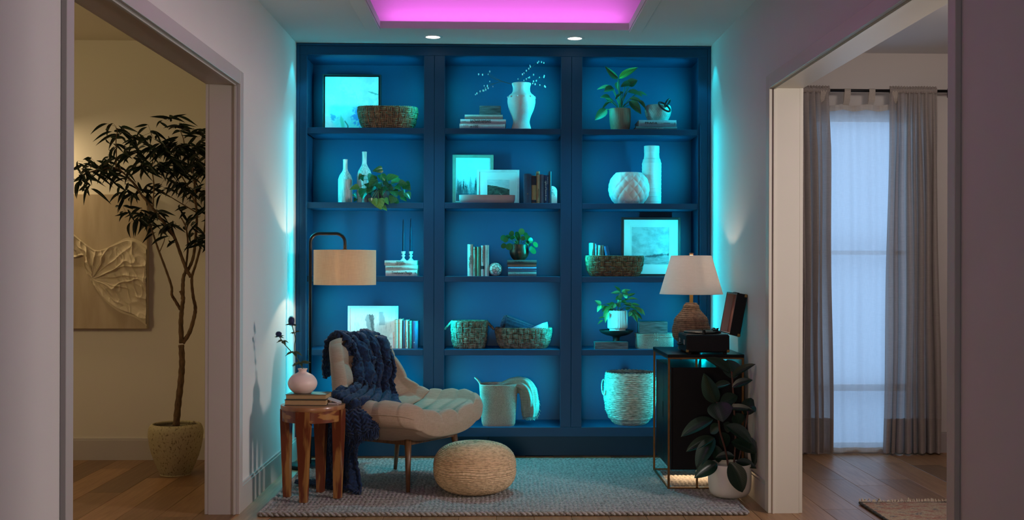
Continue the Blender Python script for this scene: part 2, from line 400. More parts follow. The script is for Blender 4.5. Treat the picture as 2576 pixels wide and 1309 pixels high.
# ------------------------------------------------------------------ bookcase
BX0, BX1 = XL+.0008, XR-.0008; YB = 7.60
bc = thing('bookcase', 'wall-wide navy blue built-in bookcase with three bays of open shelves', 'bookcase', (0, YF, 0))
def bk(name, x0, x1, y0, y1, z0, z1, b=.0015): return obj(name, M().box(x0, x1, y0-YF, y1-YF, z0, z1, b=b), case_m, bc)
bk('back_panel', BX0, BX1, YB, YB+.02, .14, 2.63, 0)
xs = [(XX(a, YF), XX(b, YF)) for a, b in BAYS]
RZ = .136
bk('top_rail', BX0+.02, BX1-.02, YF, YF+.022, TOPZ, 2.624)
bk('bottom_rail', BX0+.02, BX1-.02, YF, YF+.022, RZ, SHZ[4])
bk('crown_edge', BX0, BX1, YF-.008, YF+.022, 2.6245, 2.637)
bk('side_moulding', BX0, BX0+.0195, YF-.006, YF+.022, RZ, 2.6245); bk('side_moulding', BX1-.0195, BX1, YF-.006, YF+.022, RZ, 2.6245)
bk('side_stile', BX0+.02, xs[0][0], YF, YF+.022, SHZ[4], TOPZ); bk('side_stile', xs[2][1], BX1-.02, YF, YF+.022, SHZ[4], TOPZ)
for (a, b), (c, d) in ((xs[0], xs[1]), (xs[1], xs[2])):
    mid = (b+c)/2
    bk('centre_stile', b, mid-.0008, YF, YF+.022, SHZ[4], TOPZ); bk('centre_stile', mid+.0008, c, YF, YF+.022, SHZ[4], TOPZ)
    for e in (b, c): pass
for a, b in xs:
    bk('divider', a-.0245, a-.020, YF+.0225, YB, RZ, 2.63, 0); bk('divider', b+.020, b+.0245, YF+.0225, YB, RZ, 2.63, 0)
    bk('bay_top', a-.02, b+.02, YF+.0225, YB, TOPZ, TOPZ+.02, 0)
    bk('bottom_shelf', a-.02, b+.02, YF+.0225, YB, SHZ[4]-.022, SHZ[4], 0)
    for z in SHZ[:4]: bk('shelf', a+.0005, b-.0005, YF, YB, z-ST, z)
xm = (BX0+BX1)/2-.1
bk('toe_kick', BX0+.02, xm-.001, YF+.09, YF+.105, 0, RZ); bk('toe_kick', xm+.001, BX1-.02, YF+.09, YF+.105, 0, RZ)
bk('case_bottom', BX0+.02, BX1-.02, YF+.0225, YF+.105, RZ, RZ+.018, 0)
bar_m = mat('cyan_led', (0, .66, 1), emit=1.5)
for x, s, zm, h in BARS:
    obj('light_bar', M().box(min(x-s*.0075, x-s*.001), max(x-s*.0075, x-s*.001), .026, .046, zm-h/2, zm+h/2), bar_m, bc)

for X_ in (XX(748, YF)+.059, XX(1784, YF)-.059):  # made-up housings for the added corner strips, not parts of the bookcase
    obj('added_corner_bar', M().box(X_-.004, X_+.004, -.026, -.0065, .14, 2.14, b=.001).box(X_-.003, X_+.003, -.007, -.0003, .2, .24).box(X_-.003, X_+.003, -.007, -.0003, 2.0, 2.04), case_m, bc)
# ------------------------------------------------------------------ generic shelf things
def Yc(): return 7.38
page_m = mat('book_pages', (.62, .52, .36), .9, var=.25, vscale=60, stretch=(1, 1, 20))
ink_m = mat('dark_ink', (.012, .014, .02), .6); inkw_m = mat('pale_ink', (.6, .62, .6), .6)
BC = {}
def cover(c, rough=.65):
    k = tuple(c)
    if k not in BC: BC[k] = mat('book_cloth', c, rough, var=.15, vscale=90, bump=.15, bscale=500)
    return BC[k]
def book(label, t, h, d, col, loc, lying=False, rz=0, group=None, tilt=0, flip=False, rounded=.35):
    """local: x thickness, y depth (spine at y=0 facing -y), z height"""
    b = thing('book', label, 'book', loc, 0, group)
    c = .0022; m = M(); n = 6; q = min(t*rounded, .007)
    prof = [(-t/2+(t)*(k/n), -q*math.sin(PI*k/n)) for k in range(n+1)]
    inner = [(x*(1-2*c/t), y+c) for x, y in prof]
    out = [(-t/2, d)]+prof+[(t/2, d)]; inn = [(-t/2+c, d)]+inner+[(t/2-c, d)]
    vs = [(x, y, z) for z in (0, h) for x, y in out+inn]; K = len(out); Z = 2*K; fs = []
    for i in range(K-1):
        fs += [(i, i+1, Z+i+1, Z+i), (K+i+1, K+i, Z+K+i, Z+K+i+1), (i+1, i, K+i, K+i+1), (Z+i, Z+i+1, Z+K+i+1, Z+K+i)]
    fs += [(0, Z, Z+K, K), (K-1, 2*K-1, Z+2*K-1, Z+K-1)]
    m.add(vs, fs)
    g = Matrix.Identity(4)
    if lying: g = Matrix.Translation((-h/2, 0, t/2)) @ Matrix.Rotation(PI/2, 4, 'Y')
    if tilt: g = Matrix.Rotation(tilt, 4, 'Y')
    g = Matrix.Rotation(rz, 4, 'Z') @ g
    if flip: g = Matrix.Rotation(rz, 4, 'Z') @ Matrix.Translation((0, d, 0)) @ Matrix.Rotation(PI, 4, 'Z') @ (Matrix.Rotation(-rz, 4, 'Z') @ g)
    for nm, mm, ma, sm in (('cover', m, cover(col), 40), ('page_block', M().box(-t/2+c, t/2-c, c+.001, d-.004, .003, h-.003), page_m, None)):
        o = obj(nm, mm, ma, b, sm); o.matrix_local = g
    b['_g'] = [list(r) for r in g]
    return b
def spine_text(b, s, size, t, h, lying, m=None, at=.1, off=0, sx=1, shear=0, space=1, up=True, y=-.0035, q=.35):
    y = -min(t*q, .007)-.0006
    if lying: return text(s, size, b, m or ink_m, (-h/2+h*at, y, t/2+off), (PI/2, 0, 0), sx=sx, font_shear=shear, space=space)
    return text(s, size, b, m or ink_m, (off, y, h*at if up else h*(1-at)), (PI/2, -PI/2 if up else PI/2, 0), sx=sx, font_shear=shear, space=space)
def spine_band(b, t, z0, z1, ma, y=None, name='spine_label'):
    q = min(t*.35, .007); n = 6
    pr = [(-t/2*1.005+t*1.01*(k/n), -q*math.sin(PI*k/n)-.0007) for k in range(n+1)]
    m = M().add([(x, y_, z) for z in (z0, z1) for x, y_ in pr], [(i, i+1, n+2+i, n+1+i) for i in range(n)])
    return obj(name, m, ma, b)

def frame(name, label, px0, px1, pyt, shelf, Yp, fw, col, paint, matw=0, depth=.022, lean=.0, inner=None, floater=False, cat='picture'):
    x0, x1 = XX(px0, Yp, 300), XX(px1, Yp, 300); z0 = shelf; z1 = ZZ(pyt, Yp, (px0+px1)/2); w = x1-x0; h = z1-z0
    t = thing(name, label, cat, ((x0+x1)/2, Yp, z0)); t.rotation_euler = (-lean, 0, 0)
    fm = mat('frame_finish', col, .45, var=.15, vscale=20, stretch=(1, 1, 1))
    a = w/2
    for nm, bx in (('frame_side', (-a, -a+fw, 0, h)), ('frame_side', (a-fw, a, 0, h))): obj(nm, M().box(bx[0], bx[1], 0, depth, bx[2], bx[3], b=.001), fm, t)
    for z in (0, h-fw): obj('frame_rail', M().box(-a+fw, a-fw, 0, depth, z, z+fw, b=.001), fm, t)
    obj('backing', M().box(-a+fw*.5, a-fw*.5, depth*.75, depth*.95, fw*.5, h-fw*.5), mat('backing_board', (.02, .02, .02), .8), t)
    g = .007 if floater else 0
    if matw:
        mm = mat('mat_board', (.86, .87, .86), .7); o0, o1 = -a+fw, a-fw; yy = .004
        ix0, ix1, iz0, iz1 = inner if inner else (matw, matw, matw, matw)
        X0, X1, Z0, Z1 = o0+ix0, o1-ix1, fw+iz0, h-fw-iz1
        obj('mat_board', M().box(o0, X0, yy, yy+.002, fw, h-fw).box(X1, o1, yy, yy+.002, fw, h-fw).box(X0, X1, yy, yy+.002, fw, Z0).box(X0, X1, yy, yy+.002, Z1, h-fw), mm, t)
        obj('artwork', M().box(X0-.003, X1+.003, yy+.0025, yy+.004, Z0-.003, Z1+.003), paint, t)
        dims = (X0, X1, Z0, Z1, yy+.002)
    else:
        obj('artwork', M().box(-a+fw+g, a-fw-g, .005 if floater else .008, depth*.7, fw+g, h-fw-g), paint, t); dims = (-a+fw, a-fw, fw, h-fw, .004)
    return t, dims
def stack(*cols):
    pass
# ------------------------------------------------------------------ printed pictures (colours held per vertex)
def print_mat():
    m = bpy.data.materials.new('printed_picture'); m.use_nodes = True; nt = m.node_tree; b = nt.nodes['Principled BSDF']
    a = nt.nodes.new('ShaderNodeVertexColor'); a.layer_name = 'ink'; nt.links.new(a.outputs[0], b.inputs['Base Color']); b.inputs['Roughness'].default_value = .55
    return m
PRINT = print_mat()
def picture(parent, x0, x1, z0, z1, y, fn, n=110, name='printed_image'):
    nu = n; nv = max(8, int(n*(z1-z0)/(x1-x0)))
    m = M().grid(nu, nv, lambda u, v: (x0+(x1-x0)*u, y, z0+(z1-z0)*v)); me = m.mesh(name, PRINT)
    ca = me.color_attributes.new('ink', 'FLOAT_COLOR', 'POINT'); buf = []
    for j in range(nv):
        for i in range(nu): c = fn(i/(nu-1), j/(nv-1)); buf += [max(0, c[0]), max(0, c[1]), max(0, c[2]), 1]
    ca.data.foreach_set('color', buf); return link(name, me, parent)
def fbm(x, y, s=0, o=5):
    return noise.fractal(Vector((x, y, s)), .55, 2.0, o)
def mixc(a, b, t): t = max(0, min(1, t)); return tuple(p+(q-p)*t for p, q in zip(a, b))
def sm(a, b, x): t = max(0, min(1, (x-a)/(b-a))); return t*t*(3-2*t)
def p_abstract(u, v):
    c = mixc((.85, .88, .88), (.62, .72, .74), .5+.7*fbm(u*3, v*3+.6*fbm(u*5, v*5), 1))
    d = math.hypot((u-.66)*1.1, (v-.26)*.8)+.08*fbm(u*7, v*7, 3); c = mixc((.22, .33, .75), c, sm(.12, .17, d))
    d = math.hypot((u-.17)*1.0, (v-.24))+.06*fbm(u*12, v*12, 5); c = mixc((.25, .42, .66), c, sm(.03, .08, d))
    d = abs(u-.40-.03*math.sin(v*25))+max(0, v-.16)*.5; c = mixc((.10, .14, .10), c, sm(.006, .016, d))
    d = abs(u-.33+.2*(v-.1))+max(0, v-.2)*.4; c = mixc((.42, .62, .45), c, sm(.015, .05, d))
    d = abs(v-.70+.3*(u-.9))+max(0, .82-u); c = mixc((.2, .4, .35), c, sm(.004, .02, d+.01*fbm(u*20, v*20)))
    return c
TR = [(R.random(), .30+.5*R.random(), .5+R.random()) for _ in range(26)]
def p_forest(u, v):
    c = mixc((.80, .84, .86), (.55, .62, .66), sm(.9, .2, v)+.25*fbm(u*3, v*3, 2))
    fog = .5+.6*fbm(u*2.5+4, v*3, 9)
    for tx, top, k in TR:
        top = .22+top*.62*(1-.4*abs(tx-.75)); w = (top-v)*.15+.004*math.sin(v*230+tx*30)+.010*noise.noise(Vector((tx*9, v*60, u*20)))
        if v < top and abs(u-tx) < w: c = mixc(c, (.03, .045, .06), (.95-fog*.55)*sm(top-.5, top-.1, v)*k)
    g = sm(.42+.1*fbm(u*3, 0, 3), .10, v+.16*fbm(u*4, v*6, 8)); c = mixc(c, (.03, .05, .09), g*.9)
    return c
def p_hill(u, v):
    ridge = .68-.28*max(0, u-.1)**1.3+.02*fbm(u*8, 0)
    if v > ridge: return mixc((.55, .68, .72), (.72, .80, .82), .5+.8*fbm(u*3, v*4))
    c = mixc((.015, .03, .028), (.06, .13, .10), .5+1.0*fbm(u*4+v*3, v*9-u*4, 6))
    d = abs((u-.45)-(.35-v)*.8); return mixc((.4, .45, .42), c, sm(.008, .02, d+max(0, v-.22))) if v < .3 else c
def p_cloud(u, v):
    c = mixc((.34, .40, .43), (.56, .62, .64), .5+.9*fbm(u*2.5, v*4+.3*u, 4)*1.1+.1*v)
    if v < .22+.03*fbm(u*5, 2): c = mixc(c, (.20, .24, .26), .5+.5*fbm(u*5, v*20, 3))
    b = abs(v-.17-.10*u)+.03*fbm(u*6, v*6, 7); return mixc((.08, .10, .12), c, sm(.01, .05, b+max(0, .45-u)*.4))
def p_brush(u, v):
    c = (.84, .86, .86)
    n1 = .05*fbm(u*6, v*2, 1); n2 = fbm(u*40, v*3, 2)
    if .28+n1 < v < .86+n1*2:
        c = mixc((.08, .11, .13), c, sm(.05, .085, abs(u-.48+.04*(v-.5)+n1))*1.0+.25*n2)
        c = mixc((.34, .42, .45), c, sm(.03, .05, abs(u-.38+n1))*1.0+.2*n2)
    if v > .55: c = mixc((.40, .50, .55), c, sm(.04, .09, abs(u-.72-n1))+.2*n2)
    return c

# ---- bay 1, shelf 1
S1, S2, S3, S4, S5 = SHZ
def blank(): return mat('paper', (.8, .8, .8), .8)
t, d = frame('framed_painting', 'pale abstract canvas with blue strokes in a black floating frame, top left shelf', 811, 958, 187, S1, 7.50, .009, (.012, .016, .022), blank(), depth=.04, floater=True)
picture(t, d[0]+.008, d[1]-.008, d[2]+.008, d[3]-.008, .0035, p_abstract)
SE = {}
def superell(a, b, p, q):
    k = (round(a, 5), round(b, 5), round(p, 3))
    if p > 3.2:
        if k not in SE:
            N_ = 720; pts = [sell(a, b, p, 2*PI*i/N_) for i in range(N_+1)]; cum = [0]
            for i in range(N_): cum.append(cum[-1]+math.hypot(pts[i+1][0]-pts[i][0], pts[i+1][1]-pts[i][1]))
            SE[k] = (pts, cum)
        pts, cum = SE[k]; s_ = ((q/(2*PI)) % 1)*cum[-1]
        import bisect
        i = min(max(bisect.bisect_right(cum, s_)-1, 0), len(pts)-2); f = (s_-cum[i])/max(cum[i+1]-cum[i], 1e-9)
        return (pts[i][0]+(pts[i+1][0]-pts[i][0])*f, pts[i][1]+(pts[i+1][1]-pts[i][1])*f)
    return sell(a, b, p, q)
def sell(a, b, p, q):
    c, s = math.cos(q), math.sin(q); return (abs(c)**(2/p)*math.copysign(a, c), abs(s)**(2/p)*math.copysign(b, s))
seag = mat('dark_seagrass', (.30, .155, .07), .6, col2=(.10, .045, .02), vscale=50, bump=.3, bscale=300)
seag2 = mat('green_grey_seagrass', (.32, .27, .19), .65, col2=(.10, .08, .05), vscale=50, bump=.3, bscale=300)
def basket(label, X, Y, z, a, b, h, nst, nb, ma, taper=.8, p=3.5, handles=False, roundb=.35, group=None):
    t = thing('woven_basket', label, 'basket', (X, Y, z), 0, group)
    def rad(v):   # v 0..1 height
        k = taper+(1-taper)*min(1, v*1.25); 
        if v < roundb: k *= .88+.12*math.sin(PI/2*v/roundb)
        return k
    A = .0042; q3 = h/nb; body = M(); N = nst*6
    for r in range(nb):
        for s in range(3):
            zz = (r+.2+.3*s)*q3; v = zz/h; pts = []
            for k in range(N):
                ang = 2*PI*k/N; off = A*math.cos(PI*(k/6)+PI*r)*1.1; x, y = superell(a, b, p, ang); l = math.hypot(x, y)
                f = rad(v)+(off-.003)/l; pts.append((x*f, y*f, zz+.0008*math.sin(k*1.7+r+s)))
            body.tube(pts, q3*.17, 5, closed=True)
    for c in range(nst):
        for s in (-1, 0, 1):
            pts = []
            for k in range(nb*4+1):
                v = k/(nb*4); r = v*nb-.5; ang = 2*PI*c/nst; off = -A*math.cos(PI*c+PI*r)*1.1
                x, y = superell(a, b, p, ang); x2, y2 = superell(a, b, p, ang+.001); tx, ty = x2-x, y2-y; tl = math.hypot(tx, ty) or 1
                l = math.hypot(x, y); f = rad(v)+(off-.003)/l; w = q3*.30
                pts.append((x*f+tx/tl*s*w, y*f+ty/tl*s*w, max(.002, v*h)))
            body.tube(pts, q3*.145, 5)
    obj('woven_side', body, ma, t, True)
    rim = M(); NR = 220
    for ph in (0, PI):
        pts = []
        for k in range(NR):
            ang = 2*PI*k/NR; x, y = superell(a, b, p, ang); tw = ang*38+ph; l = math.hypot(x, y)
            pts.append((x*(1-.003/l+.0035*math.cos(tw)/l), y*(1-.003/l+.0035*math.cos(tw)/l), h+.003+.0032*math.sin(tw)))
        rim.tube(pts, .0042, 5, closed=True)
    obj('rope_rim', rim, ma, t, True)
    N2 = 48; ring = [superell(a*rad(0), b*rad(0), p, 2*PI*k/N2) for k in range(N2)]
    obj('base', M().add([(x*.95, y*.95, zz) for zz in (.001, .006) for x, y in ring], [tuple(range(N2))[::-1], tuple(range(N2, 2*N2))]+[(i, (i+1) % N2, N2+(i+1) % N2, N2+i) for i in range(N2)]), ma, t)
    if handles:
        for sx in (-1, 1):
            pts = [(sx*(a-.004+.045*math.sin(PI*k/14)), -b*.5+b*k/14, h+.004-.05*math.sin(PI*k/14)) for k in range(15)]
            mm = M(); cp = catmull(pts, 6)
            for ph in (0, 2.1, 4.2):
                q = []
                for k, c in enumerate(cp): q.append(c+Vector((.0035*math.cos(k*.55+ph), 0, .0035*math.sin(k*.55+ph))))
                mm.tube(q, .0042, 5)
            obj('handle', mm, ma, t, True)
    return t
def bx(px0, px1, Y): return (XX(px0, Y)+XX(px1, Y))/2, (XX(px1, Y)-XX(px0, Y))/2
X, a = bx(899, 1048, 7.36)
basket('long dark brown woven basket on the top shelf, left bay', X, 7.39, S1, a, .105, ZZ(272, 7.34, 970)-S1, 26, 4, seag, taper=.86, group=None)

# ---- bay 1, shelf 2 : ribbed bottles, pothos
stone = mat('streaked_stoneware', (.72, .74, .70), .7, col2=(.34, .38, .35), vscale=30, stretch=(6, 6, .5), w=(.35, .6), bump=.2)
def bottle(label, px, pyt, w, Y):
    X = XX(px, Y); H = ZZ(pyt, Y, px)-S2; r = w*Y/F/2
    t = thing('bottle_vase', label, 'vase', (X, Y, S2), group=None)
    pr = [(.0, .0), (r*.93, 0), (r, .01), (r, H*.50), (r*.97, H*.56), (r*.80, H*.64), (r*.52, H*.71), (r*.36, H*.76), (r*.31, H*.82), (r*.31, H*.96), (r*.34, H), (r*.24, H), (r*.22, H*.9)]
    prr = catmull([(p[0], 0, p[1]) for p in pr], 4); prr = [(max(p.x, .0004), p.z) for p in prr]
    obj('body', M().lathe(prr, 96, fn=lambda q, z, a_: q*(1+(.045*abs(math.cos(a_*11))-.03)*sm(H*.78, H*.55, z))), stone, t, True)
    return t
bottle('short ribbed stoneware bottle vase, left of the taller one', 868, 402, 35, 7.40)
bottle('tall ribbed stoneware bottle vase behind the trailing plant', 916, 383, 37, 7.44)

# ---- leaves
def leaf_mesh(name, shape, fold=.15, droop=.25, n=8, wav=0):
    """unit leaf: base at origin, tip at +Y, width 1 total at widest; normal +Z"""
    vs = []; fs = []
    for j in range(n+1):
        v = j/n; w = shape(v)*.5; z = -droop*v*v*.5
        for i in range(5):
            u = (i-2)/2; vs.append((u*w, v, z+abs(u)*w*fold*2+wav*math.sin(v*14+i)*w*abs(u)))
    for j in range(n):
        for i in range(4): fs.append((j*5+i, j*5+i+1, (j+1)*5+i+1, (j+1)*5+i))
    m = M().add(vs, fs); return m
def green(name, c, c2=None, rough=.35, vein=0, **k):
    return mat(name, c, rough, col2=c2, vscale=14, transl=.12, rnd=.3, **k)
def veined(name, base, vein, rough=.35, freq=26):
    m = mat(name, base, rough, transl=.1); nt = m.node_tree; N = nt.nodes; L = nt.links; b = N['Principled BSDF']
    tc = N.new('ShaderNodeTexCoord'); sp = N.new('ShaderNodeSeparateXYZ'); L.new(tc.outputs['Object'], sp.inputs[0])
    ab = N.new('ShaderNodeMath'); ab.operation = 'ABSOLUTE'; L.new(sp.outputs[0], ab.inputs[0])
    ml = N.new('ShaderNodeMath'); ml.operation = 'MULTIPLY'; ml.inputs[1].default_value = 1.1; L.new(ab.outputs[0], ml.inputs[0])
    sb = N.new('ShaderNodeMath'); sb.operation = 'SUBTRACT'; L.new(sp.outputs[1], sb.inputs[0]); L.new(ml.outputs[0], sb.inputs[1])
    mu = N.new('ShaderNodeMath'); mu.operation = 'MULTIPLY'; mu.inputs[1].default_value = freq*2; L.new(sb.outputs[0], mu.inputs[0])
    si = N.new('ShaderNodeMath'); si.operation = 'SINE'; L.new(mu.outputs[0], si.inputs[0])
    lt = N.new('ShaderNodeMath'); lt.operation = 'LESS_THAN'; lt.inputs[1].default_value = .018; L.new(ab.outputs[0], lt.inputs[0])
    mr = N.new('ShaderNodeMapRange'); mr.inputs[1].default_value = .5; mr.inputs[2].default_value = 1; L.new(si.outputs[0], mr.inputs[0])
    mx = N.new('ShaderNodeMath'); mx.operation = 'MAXIMUM'; L.new(mr.outputs[0], mx.inputs[0]); L.new(lt.outputs[0], mx.inputs[1])
    cr = N.new('ShaderNodeValToRGB'); cr.color_ramp.elements[0].color = (*base, 1); cr.color_ramp.elements[1].color = (*vein, 1)
    L.new(mx.outputs[0], cr.inputs[0]); L.new(cr.outputs[0], b.inputs['Base Color'])
    return m
ovate = lambda v: (math.sin(PI*min(1, v**.75))**.8) if v < 1 else .02
heart = lambda v: max(.02, (math.sin(PI*min(1, (v*.92+.06)**.55)))**.9)
lance = lambda v: max(.02, math.sin(PI*min(1, v**.8))**1.0)
roundl = lambda v: max(.02, math.sqrt(max(0, 1-(2*v-1)**2)))
def put_leaf(parent, me, base, tip, width, nrm=(0, -1, .2), name='leaf', roll=0):
    """base, tip in parent's local space"""
    base, tip = Vector(base), Vector(tip); d = tip-base; Ln = d.length; y = d.normalized(); n = Vector(nrm)
    n = (n-y*n.dot(y)); n = n.normalized() if n.length > 1e-4 else y.orthogonal().normalized()
    if roll: n = Matrix.Rotation(roll, 3, y) @ n
    x = y.cross(n)
    g = Matrix(((x.x*width, y.x*Ln, n.x*Ln*.6, base.x), (x.y*width, y.y*Ln, n.y*Ln*.6, base.y), (x.z*width, y.z*Ln, n.z*Ln*.6, base.z), (0, 0, 0, 1)))
    return link(name, me, parent, mtx=g)
stem_m = mat('plant_stem', (.10, .20, .05), .5); soil_m = mat('potting_soil', (.02, .014, .01), .95, bump=.6, bscale=60)

pothos_m = [veined('pothos_leaf', (.018, .10, .03), (.03, .14, .045), .25, 9), veined('pothos_leaf_light', (.07, .22, .05), (.09, .27, .07), .25, 9)]
pl = [leaf_mesh('leaf', heart, .22, .35, 8).mesh('leaf', m_, True) for m_ in pothos_m]
YP = 7.33
t = thing('trailing_plant', 'trailing green plant with heart-shaped leaves on the second shelf, beside the ribbed bottles', 'potted plant', (XX(958, YP), YP, S2))
obj('pot', M().lathe([(.045, 0), (.055, .01), (.062, .06), (.06, .085), (.054, .085), (.052, .07), (.0005, .068)], 32, cap=(True, False)), mat('dark_pot', (.03, .035, .04), .5), t, True)
def loc(px, py, Y, t): return P(px, py, Y)-t.location
pot_pts = [(946,452,928,470,14),(962,426,938,430,12),(938,440,930,462,17),(956,440,972,460,16),(940,466,922,486,17),(918,475,910,500,20),(912,440,902,452,10),(903,470,880,476,11),
 (914,452,904,446,9),(972,452,1002,442,17),(1000,446,985,462,15),(1004,460,1025,464,12),(1018,462,1032,478,16),(1010,480,1014,498,14),(1020,485,1032,500,15),(992,495,982,512,17),
 (950,480,958,500,15),(965,470,960,492,16),(940,500,946,518,14),(952,500,958,528,22),(935,498,936,512,14),(975,470,990,478,13),(988,480,1000,494,15),(1003,505,990,510,11),(930,480,942,492,13),
 (968,455,978,468,11),(922,462,932,474,12),(966,500,978,514,12),(890,488,897,497,7),(896,500,890,507,7),(996,468,1008,476,12),(962,520,974,530,9),(948,462,958,474,14),(1012,494,1022,506,11)]
stems = M()
for i, (bx_, by_, tx_, ty_, w) in enumerate(pot_pts):
    dy = R.uniform(-.06, .05); yb = YP+dy
    if ty_ > 508: yb = 7.215
    b = loc(bx_, by_, yb, t); q = loc(tx_, ty_, yb-.03*(ty_ <= 508), t)
    put_leaf(t, pl[1 if i in (7, 9, 18, 19, 27, 31) else 0], b, q, w*1.5*YP/F, (R.uniform(-.5, .5), -1, R.uniform(0, .9)))
    c = Vector((R.uniform(-.02, .02), 0, .075)); mid = (b+c)/2+Vector((0, 0, .03))
    stems.tube(catmull([c, mid, b], 5), .0013, 4)
obj('stems', stems, stem_m, t, True)

# ---- bay 1, shelf 3 : stacked books with two candles
cy = (.72, .72, .66)
def lay(label, p0, p1, pyt, pyb_z, Y, d, col, rz=0, group=None, t=None):
    x0, x1 = XX(p0, Y), XX(p1, Y); zt = ZZ(pyt, Y, p0); th = t or zt-pyb_z
    b = book(label, th, x1-x0, d, col, ((x0+x1)/2, Y, pyb_z), True, rz, group); return b, th, x1-x0, pyb_z+th
b, th, h, z = lay('pale book lettered in black script, lowest of three under the candlesticks', 970, 1050, 679.5, S3, 7.30, .17, cy)
spine_text(b, 'Treehouse Design', .025, th, h, True, at=.17, shear=.35, sx=.80, space=.92); spine_text(b, 'B', .012, th, h, True, at=.93)
b, th, h, z = lay('plain pale book, middle of three under the candlesticks', 969.5, 1051, 668, z, 7.30, .17, (.62, .68, .60))
spine_text(b, 'COLLECTED GARDEN NOTES', .007, th, h, True, at=.06)
b, th, h, z = lay('pale book titled in black capitals, topmost of three under the candlesticks', 967.5, 1049, 655.5, z, 7.30, .17, (.66, .68, .62))
spine_text(b, 'ANGEL', .0155, th, h, True, at=.36, off=.0065, sx=1.1); spine_text(b, 'OF LIGHT', .0135, th, h, True, at=.34, off=-.0075, sx=1.1); spine_text(b, 'Jay Marsh', .006, th, h, True, at=.07)
cand_w = mat('white_ceramic', (.80, .82, .80), .35); cand_m = mat('navy_candle', (.003, .007, .028), .5, spec=.25)
ztop = z
for i, (px, tp) in enumerate(((1014.5, 551), (1033, 549))):
    t = thing('candlestick', ('left' if i == 0 else 'right')+' white ceramic candlestick on the stack of three pale books', 'candle holder', (XX(px, 7.36), 7.36+.012*i, ztop))
    s = .019
    pr = [(s, 0), (s, .002), (s*.72, .007), (s*.40, .015), (s*.34, .019), (s*.55, .026), (s*.72, .031), (s*.55, .034), (s*.34, .036), (s*.42, .041), (s*.66, .044), (s*.70, .053), (s*.76, .056), (s*.76, .058), (.006, .058), (.006, .045)]
    obj('body', M().lathe([(a, b*1.02) for a, b in pr], 28), cand_w, t, 60)
    H = ZZ(tp, 7.36, px)-ztop-.048
    c = thing('taper_candle', ('left' if i == 0 else 'right')+' dark navy taper candle standing in a white candlestick', 'candle', (t.location.x, t.location.y, ztop+.048))
    obj('wax', M().lathe([(.0056, 0), (.0075, .02), (.0068, H*.5), (.0045, H*.93), (.002, H*.99), (.0004, H)], 16), cand_m, c, True)
    obj('wick', M().tube([(0, 0, H), (.0008, 0, H+.007)], .0005, 4), ink_m, c)

# ---- bay 1, shelf 4
t, d = frame('framed_print', 'white framed brushstroke print behind the chair on the fourth shelf', 876, 1003, 770, S4, 7.45, .0145, (.80, .82, .82), blank(), matw=.0, depth=.02)
picture(t, d[0], d[1], d[2], d[3], .0045, lambda u, v: p_brush((u-.08)/.84, (v-.1)/.8) if .1 < u < .92 and .12 < v < .9 else (.86, .88, .88))
marble = mat('veined_marble', (.74, .70, .68), .3, col2=(.30, .30, .30), vscale=9, stretch=(1, 1, 2.5), w=(.3, .45))
def bookend(label, px0, px1, pyt, Y, z, s):
    x0, x1 = XX(px0, Y), XX(px1, Y); w = x1-x0; h = ZZ(pyt, Y, px0)-z
    pr = [(0, 0), (w, 0), (w, h*.68)]+[(w-w+w*math.cos(q), h*.68+h*.32*math.sin(q)) for q in (PI/2*k/8 for k in range(1, 9))]
    if s < 0: pr = [(w-a, b) for a, b in pr]
    n = len(pr); m = M().add([(a, y, b) for y in (0, .09) for a, b in pr], [tuple(range(n)), tuple(range(n, 2*n))]+[(i, (i+1) % n, n+(i+1) % n, n+i) for i in range(n)])
    t = thing('bookend', label, 'bookend', (x0, Y, z)); obj('marble_block', m, marble, t, 40); return t
bookend('rounded grey-white marble bookend left of the books, fourth shelf behind the chair', 979, 993, 836, 7.33, S4, -1)
def row(items, Y, z, group=None, dep=.15):
    out = []
    for it in items:
        (px0, px1, pyt, col, label) = it[:5]; x0, x1 = XX(px0, Y), XX(px1, Y); h = ZZ(pyt, Y, px0)-z; tl = it[5] if len(it) > 5 else 0
        b = book(label, x1-x0-.0006, h, dep, col, ((x0+x1)/2, Y, z), group=group, tilt=tl); out.append((b, x1-x0, h))
    return out
g = row([(993, 1002.3, 805, (.50, .58, .48), 'sage green cloth book beside the marble bookend, fourth shelf'),
     (1002.8, 1012, 803.5, (.62, .62, .50), 'pale cream book, second from the marble bookend'),
     (1012.5, 1019.5, 807, (.035, .05, .10), 'slim navy book between two pale ones, fourth shelf'),
     (1020, 1026.5, 806, (.70, .70, .62), 'slim white book with a vertical black title, fourth shelf'),
     (1027, 1036, 808, (.07, .14, .11), 'dark green book, fourth shelf behind the chair'),
     (1037, 1051.5, 808.5, (.025, .05, .13), 'thick dark blue book at the right end of the row, fourth shelf')], 7.33, S4, 'books on the fourth shelf of the left bay')
spine_text(g[3][0], 'Monsieur  Alain Romans', .0125, g[3][1], g[3][2], False, at=.05, up=True, sx=.80)
spine_text(g[5][0], '*', .02, g[5][1], g[5][2], False, inkw_m, at=.2)
for k in (0, 1, 4): spine_band(g[k][0], g[k][1], g[k][2]*.86, g[k][2]*.875, mat('gilt', (.45, .36, .15), .4)); 

